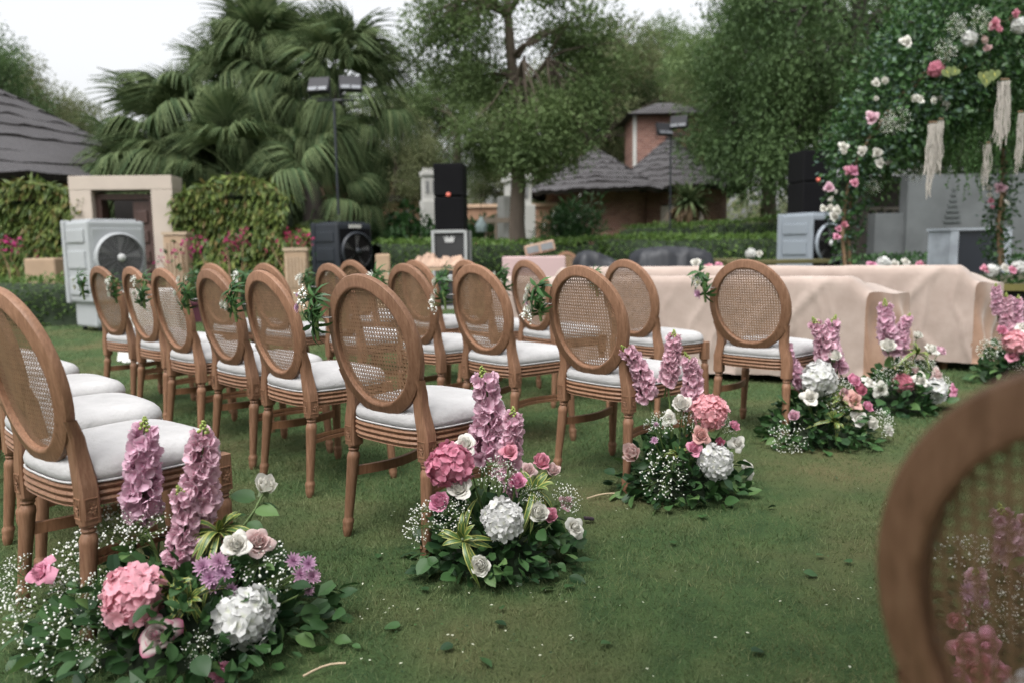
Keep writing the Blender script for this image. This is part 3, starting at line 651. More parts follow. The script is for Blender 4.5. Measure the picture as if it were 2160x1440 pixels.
# ------------------------------------------------------------------ stone doorway
M_stone = plain('pale_stone_portal', (0.42, 0.36, 0.31), .85, .08, 1.5, .15)
M_door = plain('dark_door_wood', (0.055, 0.028, 0.022), .55, .3, 4, .3, stretch=(6, 6, 1))
pd = np.array(Wp(275, 14.5)); pt = thing('stone_doorway', 'pale stone doorway with an open dark wooden door', 'doorway', pd, R(4))
wd, ht = 1.80, 2.44
for sx in (-1, 1): mb = MB(); mb.box((sx * (wd / 2 - .19), 0, (ht - .245) / 2), (.38, .558, ht - .245)); mb.build('jamb', M_stone, pt, smooth=False, bevel=.012)
mb = MB(); mb.box((0, -.002, ht - .12), (wd, .56, .25)); mb.build('lintel', M_stone, pt, smooth=False, bevel=.012)
mb = MB()
for sx in (-1, 1): mb.box((sx * .47, .02, 1.06), (.10, .30, 2.12))
mb.box((0, .02, 2.085), (.842, .30, .10)); mb.build('door_frame', M_door, pt, smooth=False)
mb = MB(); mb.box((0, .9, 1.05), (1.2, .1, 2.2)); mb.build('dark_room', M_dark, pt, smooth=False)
dr = thing('door', None, None, (.40, .1, 0), R(-62)); dr.parent = pt
for k in ('label', 'category'):
    if k in dr: del dr[k]
mb = MB(); mb.box((-.22, 0, 1.0), (.44, .05, 2.0)); mb.build('leaf', M_door, dr, smooth=False)
for k in range(5): mb = MB(); mb.box((-.22, -.035, .28 + .36 * k), (.30, .03, .24)); mb.build('door_panel', M_door, dr, smooth=False, bevel=.01)
dr2 = MB(); dr2.box((.27, -.06, 1.0), (.30, .05, 2.0)); o = dr2.build('door_leaf', M_door, pt, smooth=False)
for k in range(5): mb = MB(); mb.box((.27, -.10, .28 + .36 * k), (.20, .035, .22)); mb.build('door_panel', M_door, pt, smooth=False, bevel=.01)

# ------------------------------------------------------------------ air coolers
def cooler(label, px, pyb, top, ang, body, grille, w=.78, d=.72, badge=None):
    g = G(px, pyb); t = thing('air_cooler', label, 'air cooler', (g[0], g[1], 0), ang); H = top
    zb = .40
    m1 = MB(); m1.box((0, 0, (H + zb) / 2), (w, d, H - zb)); o = m1.build('housing', body, t, smooth=False, bevel=.035)
    m1 = MB(); m1.box((0, 0, .24), (w * .86, d * .86, .36)); m1.build('water_tank', body, t, smooth=False, bevel=.03)
    for k in range(6):
        m1 = MB(); m1.box((-w * .36 + k * w * .144, -d * .43 - .008, .25), (.04, .02, .28)); m1.build('tank_rib', body, t, smooth=False)
    # side louvres (viewer's left = -x side)
    for z, hh in ((.62, .3), (.98, .3), (1.30, .22)):
        m1 = MB(); m1.box((-w / 2 - .008, 0, z), (.025, d * .72, hh * .8)); m1.build('side_panel', body, t, smooth=False, bevel=.01)
    m1 = MB(); m1.box((-w / 2 + .02, d * .46, (H + zb) / 2), (.10, .10, H - zb + .04)); m1.build('corner_fin', body, t, smooth=False, bevel=.02)
    cz = H - .50; rf = .315; y = -d / 2
    m1 = MB(); m1.box((0, y - .004, cz), (w * .88, .02, .80)); m1.build('front_panel', grille, t, smooth=False, bevel=.01)
    V, F = lathe([(rf, 0), (rf + .03, .02), (rf + .03, .06), (rf, .07)], 36); V = V[:, [0, 2, 1]] * [1, -1, 1] + [0, y - .012, cz]; MB().add(V, F).build('fan_ring', body, t)
    V, F = lathe([(0.001, .012), (rf, .012)], 36); V = V[:, [0, 2, 1]] * [1, -1, 1] + [0, y - .012, cz]; MB().add(V, F).build('fan_well', M_dark if grille is not M_grey else plain('fan_well_grey', (.06, .06, .062)), t)
    for k in range(5):
        a = k * 2 * np.pi / 5 + .3; r = np.linspace(.06, rf * .93, 4); V = []
        for rr in r:
            for da, yy in ((-.28, -.055), (.0, -.04), (.28, -.02)): V.append([rr * math.cos(a + da * (.6 + .4 * rr / rf)), y + yy + .012, cz + rr * math.sin(a + da * (.6 + .4 * rr / rf))])
        MB().add(V, gridF(3, 4)).build('fan_blade', plain('fan_blade', (.19, .19, .19), .5), t)
    gm = MB(); th = np.linspace(0, 2 * np.pi, 33)
    for rr in np.linspace(.1, rf, 8): gm.tube(np.stack([rr * np.cos(th), np.full(33, y - .085), cz + rr * np.sin(th)], -1), .0045, 4, caps=False)
    for k in range(16):
        a = k * np.pi / 8; gm.tube([[.05 * math.cos(a), y - .09, cz + .05 * math.sin(a)], [rf * math.cos(a), y - .08, cz + rf * math.sin(a)]], .004, 4, caps=False)
    gm.build('fan_guard', plain('guard_grey', (.13, .13, .135)) if grille is M_grey else grille, t)
    V, F = lathe([(0.001, .11), (.05, .105), (.06, .07)], 14); V = V[:, [0, 2, 1]] * [1, -1, 1] + [0, y, cz]; MB().add(V, F).build('hub', plain('hub_pale', (.5, .5, .5)) if body is not M_black else M_black, t)
    m1 = MB(); m1.box((0, 0, H + .012), (w * .8, d * .8, .03)); m1.build('top_cover', body, t, smooth=False, bevel=.01)
    if badge: m1 = MB(); m1.box((0, y - .02, H - .06), (.26, .02, .06)); m1.build('badge', badge, t, smooth=False)
    for sx in (-1, 1):
        for sy in (-1, 1):
            V, F = lathe([(.001, -.02), (.035, -.02), (.035, .02), (.001, .02)], 10); V = V[:, [2, 0, 1]] + [sx * w * .33, sy * d * .33, .035]; MB().add(V, F).build('caster', M_black, t)
    return t
M_grey = plain('pale_grey_plastic', (0.335, 0.35, 0.362), .45, .05, 2)
M_grey2 = plain('cool_grey_plastic', (0.24, 0.27, 0.305), .45, .05, 2)
M_black = plain('black_plastic', (0.022, 0.026, 0.033), .4, .15, 3)
M_blackg = plain('black_grille', (0.006, 0.006, 0.007), .9, .1, 3, spec=.1)
cooler('pale grey wheeled air cooler with round fan beside the stone doorway', 236, 694, 1.50, R(52), M_grey, M_grey)
cooler('black air cooler with round fan beneath the floodlight stand', 728, 650, 1.54, R(50), M_black, M_blackg, badge=M_white)
cooler('cool grey air cooler with dark grille in front of the right loudspeaker', 1706, 640, 1.55, R(28), M_grey2, M_blackg)

# ------------------------------------------------------------------ loudspeakers on flight cases
M_spk = plain('speaker_black', (0.007, 0.007, 0.008), .85, .15, 2, spec=.15)
M_red = plain('speaker_badge', (0.62, 0.14, 0.10), .5, .05)
M_alu = plain('aluminium_trim', (0.50, 0.51, 0.52), .35, .05, 3, metal=.6)
M_ply = plain('case_black', (0.020, 0.020, 0.022), .55, .15, 3)
def speaker(label, px, Y, ytop, ybot, wpx, ang, clabel=None):
    x = P(px, 450, Y)[0]; z1 = P(px, ytop, Y)[2]; z0 = P(px, ybot, Y)[2]; w = wpx * MX(Y)
    if clabel:
        c = thing('flight_case', clabel, 'case', (x, Y, 0), ang); wc = w * 1.12
        mb = MB(); mb.box((0, 0, z0 / 2), (wc - .03, .62, z0 - .03)); mb.build('panel', M_ply, c, smooth=False)
        for sx in (-1, 1):
            for sy in (-1, 1): mb = MB(); mb.box((sx * wc / 2, sy * .32, z0 / 2), (.05, .05, z0)); mb.build('edge_trim', M_alu, c, smooth=False)
        for sy in (-1, 1):
            for z in (.03, z0 - .02): mb = MB(); mb.box((0, sy * .322, z), (wc - .06, .05, .05)); mb.build('edge_trim', M_alu, c, smooth=False)
        # crown-like M emblem painted on the case front
        e = MB(); pts = [(-.07, -.05), (.07, -.05), (.10, .06), (.055, .0), (.05, .075), (0, .015), (-.05, .075), (-.055, .0), (-.10, .06)]
        e.add([[a, -.3245, z0 - .16 + b] for a, b in pts] + [[0, -.3245, z0 - .19]], [[i, (i + 1) % 9, 9] for i in range(9)]); e.build('emblem', plain('emblem_grey', (.42, .42, .42)), c, smooth=False)
        mb = MB(); mb.box((0, -.326, .55), (.16, .03, .10)); mb.build('latch', M_alu, c, smooth=False, bevel=.01)
    s = thing('loudspeaker', label, 'loudspeaker', (x, Y, z0 + .004 if clabel else 0), ang)
    b0 = 0 if clabel else 0; hh = (z1 - z0) / 2 if clabel else 0
    zz0 = 0.0 if clabel else z0; hh = (z1 - z0) / 2
    for k in range(2):
        mb = MB(); mb.box((0, 0, zz0 + hh * (k + .5)), (w, .6, hh - .012)); mb.build('cabinet', M_spk, s, smooth=False, bevel=.015)
        mb = MB(); mb.box((0, -.305, zz0 + hh * (k + .5)), (w * .9, .02, hh * .92)); mb.build('grille', M_blackg, s, smooth=False, bevel=.008)
    if not clabel: mb = MB(); mb.box((0, 0, z0 / 2), (w, .6, z0)); mb.build('base_cabinet', M_spk, s, smooth=False)
    V, F = lathe([(.001, .012), (.035, .012), (.04, 0)], 14); V = V[:, [0, 2, 1]] * [1, -1, 1] + [0.0, -.315, zz0 + hh + .03]; MB().add(V, F).build('badge', M_red, s)
speaker('tall black loudspeaker with red badge standing on a flight case', 952, 14, 348, 487, 60, R(-4), 'black flight case with silver edges and pale emblem under the loudspeaker')
speaker('black loudspeaker tower with red badge in shade behind the grey cooler', 1706, 15.2, 320, 452, 64, R(8))

# ------------------------------------------------------------------ floodlight stands
def flood(label, px, Y, ytop, heads):
    b = Wp(px, Y); t = thing('floodlight_stand', label, 'floodlight', b); zt = P(px, ytop, Y)[2]
    mb = MB(); mb.tube([[0, 0, 0], [0, 0, zt]], [.026, .022], 8); mb.build('pole', M_black, t)
    for k in range(3): a = k * 2.094; mb = MB(); mb.tube([[0, 0, .75], [.55 * math.cos(a), .55 * math.sin(a), .01]], .02, 6); mb.build('leg', M_black, t)
    mb = MB(); mb.tube([[-.32, 0, zt], [.36, 0, zt]], .022, 6); mb.build('crossbar', M_black, t)
    for dx, dz, yaw, tl in heads:
        h = thing('floodlight_head', None, None, (dx, -.05, zt + dz), yaw); h.parent = t
        for kk in ('label', 'category'):
            if kk in h: del h[kk]
        c, s = math.cos(tl), math.sin(tl); T = np.array([[1, 0, 0], [0, c, -s], [0, s, c]])
        mb = MB(); mb.box((0, 0, 0), (.40, .10, .30), tilt=T); mb.build('lamp_body', plain('lamp_dark', (.02, .02, .025), .7), h, smooth=False, bevel=.012)
        for q in (-1, 1): mb = MB(); mb.box(tuple(T @ np.array([q * .095, -.055, -.10])), (.16, .02, .07), tilt=T); mb.build('lens', plain('lamp_lens', (.17, .18, .20), .5), h, smooth=False)
        mb = MB(); mb.tube([[-.21, 0, -.02], [-.21, .03, -.22], [.21, .03, -.22], [.21, 0, -.02]], .012, 5); mb.build('bracket', M_black, h)
flood('floodlight stand with two square lamps in front of the fan palms', 716, 15, 212, [(-.25, .26, R(-10), R(-25)), (.33, .28, R(14), R(-25))])
flood('floodlight stand with two dark lamps in front of the thatched huts', 1413, 19, 285, [(-.17, .12, R(25), R(-20)), (.18, .28, R(-25), R(-20))])

# ------------------------------------------------------------------ beige pedestals, planters, small table
M_beige = plain('beige_plaster', (0.36, 0.255, 0.17), .85, .1, 3, .1)
def pedestal(label, px, Y, ytop, wpx, slats=False):
    b = Wp(px, Y); zt = P(px, ytop, Y)[2]; w = wpx * MX(Y); t = thing('beige_pedestal', label, 'pedestal', b, R(8))
    mb = MB(); mb.box((0, 0, zt / 2), (w, w, zt)); mb.build('block', M_beige, t, smooth=False, bevel=.03)
    if slats:
        for k in range(6): mb = MB(); mb.box(((k - 2.5) * w * .15, -w / 2 - .012, zt * .66), (w * .06, .02, zt * .5)); mb.build('slat', plain('pale_slat', (.42, .32, .23)), t, smooth=False)
        mb = MB(); mb.box((0, 0, zt + .03), (w * 1.08, w * 1.08, .05)); mb.build('cap', plain('pale_slat', (.42, .32, .23)), t, smooth=False)
pedestal('plain beige cube pedestal at the far left behind the low hedge', 92, 13.0, 545, 60)
pedestal('slatted beige lamp box right of the stone doorway', 374, 13.3, 497, 46, True)
pedestal('beige pedestal with slats behind the second row left of the black cooler', 624, 13.6, 530, 46, True)
pedestal('small stone block right of the black cooler', 806, 13.8, 536, 30)
M_mar = plain('maroon_planter', (0.075, 0.018, 0.03), .5, .1, 3)
def planter(label, pxa, pxb, ytop, ybot):
    g = G((pxa + pxb) / 2, ybot); zt = P((pxa + pxb) / 2, ytop, g[1])[2]; w = (pxb - pxa) * MX(g[1]); t = thing('maroon_planter', label, 'planter', (g[0], g[1] + .15, 0))
    mb = MB(); mb.box((0, 0, zt / 2), (w, .35, zt)); mb.build('box', M_mar, t, smooth=False, bevel=.015)
    mb = MB(); mb.box((0, 0, zt), (w + .05, .40, .05)); mb.build('rim', M_mar, t, smooth=False, bevel=.008)
    mb = MB(); n = 160; leaf_cloud(mb, np.stack([rng.uniform(-w / 2, w / 2, n), rng.uniform(-.15, .15, n), zt + rng.uniform(0, .16, n)], -1), np.tile([0, 0, 1.0], (n, 1)), .10, 0, 0); mb.build('foliage', L_bush, t, smooth=False)
planter('maroon trough planter on the grass behind the left chairs', 392, 452, 640, 680)
planter('maroon trough planter on the grass left of the aisle chair posy', 628, 690, 618, 655)
# white draped table
g = G(308, 764); tb = thing('draped_table', 'small table under a long white cloth behind the left chairs', 'table', (g[0], g[1] + .25, 0))
th = np.linspace(0, 2 * np.pi, 60, endpoint=False); rows = []
for z, r, am in ((.70, .001, 0), (.70, .24, 0), (.695, .265, 0), (.66, .275, .004), (.45, .285, .016), (.2, .30, .028), (.01, .33, .04)):
    rr = r + am * np.sin(th * 11 + .6 * np.sin(th * 3)); rows.append(np.stack([rr * np.cos(th), rr * np.sin(th), np.full(60, z)], -1))
MB().add(np.vstack(rows), gridF(60, len(rows), True)).build('tablecloth', plain('white_cloth', (.74, .74, .72), .85, .04, 3, spec=.15), tb)

# ------------------------------------------------------------------ stage, benches, tarpaulins, tables in the middle distance
M_olive = plain('olive_deck', (0.07, 0.068, 0.032), .6, .25, 2)
M_tarp = plain('black_tarpaulin', (0.016, 0.018, 0.023), .6, .2, 4, .2, bscale=9)
st = thing('stage', 'low stage deck with olive top and black skirt on the right', 'stage', (6.4, 10.0, 0), R(-14))
mb = MB(); mb.box((0, 0, .53), (5.6, 3.0, .06)); mb.build('deck', M_olive, st, smooth=False)
mb = MB(); mb.box((0, 0, .25), (5.5, 2.9, .5)); mb.build('skirt', plain('stage_black', (.01, .01, .011), .8), st, smooth=False)
mb = MB(); mb.box((0, -1.515, .53), (5.6, .03, .075)); mb.build('edge_strip', plain('yellow_strip', (.13, .115, .035), .5), st, smooth=False)
def bench(label, pxa, pxb, Y, z):
    a = P(pxa, 500, Y)[0]; b = P(pxb, 500, Y)[0]; t = thing('olive_bench', label, 'bench', ((a + b) / 2, Y, 0), R(-2)); L = b - a
    mb = MB(); mb.box((0, 0, z), (L, .35, .06)); mb.build('plank', plain('olive_bench', (.10, .09, .035), .5), t, smooth=False, bevel=.01)
    for s in (-1, 1): mb = MB(); mb.box((s * L * .42, 0, z / 2), (.07, .3, z - .06)); mb.build('leg', M_black, t, smooth=False)
bench('short olive-yellow bench behind the aisle chair posy', 1496, 1566, 12.6, .80)
bench('long olive-yellow bench behind the sofas in front of the grey cooler', 1530, 1745, 11.6, .79)
def heap(name, label, cat, pxa, pxb, Y, ytop, mat, seed, d=1.0, flat=.7):
    a = P(pxa, 500, Y)[0]; b = P(pxb, 500, Y)[0]; z1 = P((pxa + pxb) / 2, ytop, Y)[2]; w = b - a; nu, nv = 40, 26
    u = np.linspace(-1, 1, nu); v = np.linspace(-1, 1, nv); U, Vv = np.meshgrid(u, v)
    e = (1 - np.abs(U) ** 9) * (1 - np.abs(Vv) ** 9); r = 1 + .06 * fbm(U * 3, Vv * 3, seed); ridge = .05 * np.abs(fbm(U * 5, Vv * 5, seed + 1))
    z = z1 * np.clip(e, 0, 1) ** .22 * (flat + (1 - flat) * (.5 + .5 * np.sin(U * 2.5 + seed))) - ridge * np.clip(e, 0, 1)
    V = np.stack([U * w / 2 * r, Vv * d / 2 * r, np.maximum(z, 0.0)], -1).reshape(-1, 3)
    o = MB().add(V, gridF(nu, nv)).build(name, mat, None); o.location = ((a + b) / 2, Y, 0); tag(o, label, cat); return o
heap('tarpaulin', 'black tarpaulin heap right of the far lone chair', 'tarpaulin', 1208, 1345, 12.2, 527, M_tarp, 3, flat=.8)
heap('tarpaulin', 'flat-topped black tarpaulin over equipment left of the olive benches', 'tarpaulin', 1330, 1496, 12.0, 519, M_tarp, 8, flat=.95)
M_pink = plain('pink_cloth', (0.46, 0.33, 0.33), .8, .05, 2)
pk = thing('pink_table', 'table with a flat pink cloth front beyond the chairs', 'table', (P(1125, 540, 12.0)[0], 12.0, 0))
mb = MB(); mb.box((0, 0, .46), (.95, .5, .92)); mb.build('cloth', M_pink, pk, smooth=False, bevel=.02)
pp = thing('wrapped_parcel', 'tilted parcel wrapped in brown paper with grey windows on the pink table', 'parcel', (P(1138, 520, 12.0)[0], 12.0, .925))
M_kraft = plain('kraft_paper', (0.36, 0.245, 0.18), .8, .2, 5, .6, bscale=12)
ca, sa = math.cos(R(12)), math.sin(R(12)); TT = np.array([[ca, 0, -sa], [0, 1, 0], [sa, 0, ca]])
mb = MB(); mb.box((0, 0, .12), (.46, .3, .16), tilt=TT); mb.build('paper', M_kraft, pp, smooth=False, bevel=.02)
for k in (-1, 1): mb = MB(); mb.box(tuple(TT @ np.array([k * .11, -.155, 0]) + [0, 0, .12]), (.18, .012, .10), tilt=TT); mb.build('window', plain('parcel_grey', (.19, .20, .21)), pp, smooth=False)
kt = thing('side_table', 'low table behind the third row holding crumpled brown paper', 'table', (P(932, 550, 10.5)[0], 10.6, 0))
mb = MB(); mb.box((0, 0, .79), (.85, .5, .04)); mb.build('top', M_beige, kt, smooth=False)
for sx in (-1, 1):
    for sy in (-1, 1): mb = MB(); mb.box((sx * .38, sy * .2, .385), (.05, .05, .77)); mb.build('leg', M_beige, kt, smooth=False)
def crumple(label, px, Y, z0, w, h, seed):
    nu, nv = 26, 18; U, Vv = np.meshgrid(np.linspace(-1, 1, nu), np.linspace(-1, 1, nv)); r = np.random.default_rng(seed)
    n1 = np.abs(fbm(U * 2.2, Vv * 2.2, seed)); z = h * (.45 + .35 * n1) * np.clip(1.05 - U ** 4, 0, 1) * np.clip(1.05 - Vv ** 4, 0, 1) + r.normal(0, .003, U.shape)
    o = MB().add(np.stack([U * w / 2 + r.normal(0, .01, U.shape), Vv * .2, np.maximum(z, 0)], -1).reshape(-1, 3), gridF(nu, nv)).build('crumpled_paper', M_kraft, None)
    o.location = (P(px, 550, Y)[0], Y, z0); tag(o, label, 'paper', 'crumpled paper on the side table')
crumple('crumpled brown wrapping paper on the left of the side table', 905, 10.6, .815, .42, .20, 4)
crumple('crumpled brown wrapping paper on the right of the side table', 955, 10.6, .815, .40, .18, 9)
# dark cabinet with pale sides under the arch
cb = thing('equipment_cabinet', 'dark equipment cabinet with pale sides beneath the floral arch', 'cabinet', (P(2036, 520, 12.8)[0], 12.8, 0), R(6))
wz = P(2036, 487, 12.8)[2]
mb = MB(); mb.box((0.1, 0, wz / 2), (.78, .5, wz - .02)); mb.build('door_panel', plain('cabinet_navy', (.015, .018, .026), .5), cb, smooth=False)
for sx in (-.39, .52): mb = MB(); mb.box((sx, 0, wz / 2), (.14, .56, wz)); mb.build('side_panel', plain('cabinet_pale', (.33, .36, .40), .6, .2, 5), cb, smooth=False)
mb = MB(); mb.box((.06, 0, wz + .02), (1.1, .58, .035)); mb.build('top', plain('cabinet_pale', (.33, .36, .40)), cb, smooth=False)

# ------------------------------------------------------------------ sofas under velvet covers
def velvet(name, c, c2):
    mt, n, l, b = new_mat(name)
    f = noise(n, l, 2.2, 5, .6); f2 = noise(n, l, 9, 4, .7)
    col = ramp(n, l, f, [(.3, c2), (.6, c)]); l.new(mixrgb(n, l, .35, col, ramp(n, l, f2, [(.3, (.8, .78, .76)), (.7, (1.08, 1.08, 1.08))]), 'MULTIPLY'), b.inputs['Base Color'])
    b.inputs['Roughness'].default_value = .75; b.inputs['Specular IOR Level'].default_value = .2
    b.inputs['Sheen Weight'].default_value = .35; b.inputs['Sheen Roughness'].default_value = .4
    bump(n, l, b, f2, .15, .01); return mt
M_velvet = velvet('blush_velvet', (0.40, 0.325, 0.285), (0.33, 0.26, 0.225))
M_velvete = velvet('painted_nap_velvet', (0.34, 0.22, 0.155), (0.24, 0.14, 0.095))  # same velvet, the angle-dependent darkening of its nap put into the base colour
def sofa(label, corner, ang, L, seed, zt=.81, arm=.69, flare=.38, dep=.72):
    """corner: rear right ground corner; local x runs left along the back (negative), y forward"""
    t = thing('covered_sofa', label, 'sofa', (*corner, 0), ang, 'covered sofas in front of the stage')
    nx = 240; xs_ = -L + (L) * np.linspace(0, 1, nx)
    s = np.linspace(0, 1, 56); V = []
    for i, x in enumerate(xs_):
        e = np.clip((-x - .01) / .15, 0, 1); e2 = np.clip((x + L) / .15, 0, 1); k = min(e, e2); k = k * k * (3 - 2 * k)
        top = arm + (zt - arm) * k
        sag = .50 + (arm - .52) * (1 - k)
        prof = np.array([[-.015, .07], [-.01, .2], [-.005, .4], [0, top - .12], [.004, top - .04], [.02, top - .008], [.05, top], [.15, top - .004], [.28, top - .02 - .03 * k], [.42, top - .03 - .05 * k],
                         [dep - .06, top - .03 - .05 * k], [dep - .01, top - .045 - .05 * k], [dep, top - .09 - .04 * k], [dep + .01, .35], [dep + .012, .2], [dep + .015, .07]])
        dl = np.concatenate([[0], np.cumsum(np.linalg.norm(np.diff(prof, axis=0), axis=1))]); dl /= dl[-1]
        y = np.interp(s, dl, prof[:, 0]); z = np.interp(s, dl, prof[:, 1])
        low = np.clip((zt - z) / zt, 0, 1)
        # hanging folds on the back and front faces
        ph = x * 6.5 + 1.6 * fbm(x * 1.1, z * .7, seed); rid = (1 - np.abs(np.sin(ph + .9 * z))) ** 4 * (.5 + .5 * np.sin(x * 1.9 + seed)); rid2 = (1 - np.abs(np.sin(x * 13 + 2.5 * fbm(x * .8, z, seed + 5) - 2.2 * z))) ** 5
        fold = (.055 * rid + .030 * rid2 + .012 * fbm(x * 2.2, z * 1.4, seed + 2)) * (low ** .7)
        gath = .55 * (.035 * np.exp(-((x + .55 + .55 * (zt - z)) / .045) ** 2) * low ** .5 + .03 * np.exp(-((x + .25 + .9 * (zt - z)) / .04) ** 2) + .028 * np.exp(-((x + 1.75 + .5 * (zt - z)) / .05) ** 2) * low ** .4 + .03 * np.exp(-((x + 1.95 + .45 * (zt - z)) / .05) ** 2) * low ** .4)
        back = s < .42
        yy = y + np.where(back, -(fold + gath), fold) ; zz = z + .004 * fbm(x * 7, s * 6, seed + 4) * (1 - low)
        zz[0] += .02 * fbm(x * 3, 0, seed + 6); zz[-1] += .02 * fbm(x * 3, 3, seed + 6)
        fl = flare * np.clip((x + .45) / .45, 0, 1) * np.clip(y / dep, 0, 1) ** .8
        V.append(np.stack([x + fl + .0 * yy, yy, zz], -1))
    V = np.array(V); MB().add(V.reshape(-1, 3), gridF(56, nx)[:, ::-1]).build('velvet_cover', M_velvet, t)
    # end panel, pile brushed the other way; its darker sheen is painted as colour
    top_c = V[-1]; rows = []
    for q in np.linspace(0, 1, 14):
        r = top_c.copy(); r[:, 2] = top_c[:, 2] * (1 - q) + .07 * q
        r[:, 0] = top_c[:, 0] + (.004 + .035 * np.sin(q * np.pi * .5) + .03 * np.sin(top_c[:, 1] * 26 + 5 * q + seed) * q + .022 * np.sin(top_c[:, 1] * 9 - 6 * q)) * min(1, q * 4)
        rows.append(r)
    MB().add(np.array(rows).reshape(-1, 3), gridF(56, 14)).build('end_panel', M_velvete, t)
    r0 = V[0]; rows = [np.stack([r0[:, 0] - .01, r0[:, 1], r0[:, 2] * (1 - q) + .07 * q], -1) for q in np.linspace(0, 1, 6)]
    MB().add(np.array(rows).reshape(-1, 3), gridF(56, 6)).build('far_end_panel', M_velvet, t)
    mb = MB(); mb.box((-L / 2, dep / 2, .12), (L - .12, dep - .1, .10)); mb.build('base', plain('sofa_base', (.02, .016, .013)), t, smooth=False)
    for x in (-.18, -L / 2, -L + .18):
        for y in (.1, dep - .1): mb = MB(); mb.tube([[x, y, 0], [x, y, .09]], [.028, .035], 10); mb.build('foot', M_woodd, t)
    return t
s1 = np.array([2.57, 5.64]); s2 = np.array([3.72, 6.25])
sofa('long sofa under a blush velvet cover directly in front of the fourth row', s1, R(-20), 2.95, 1.3)
sofa('long sofa under a blush velvet cover nearest the stage behind the other sofa', s2, R(-20), 3.6, 4.1, zt=.86, arm=.72, flare=.36)

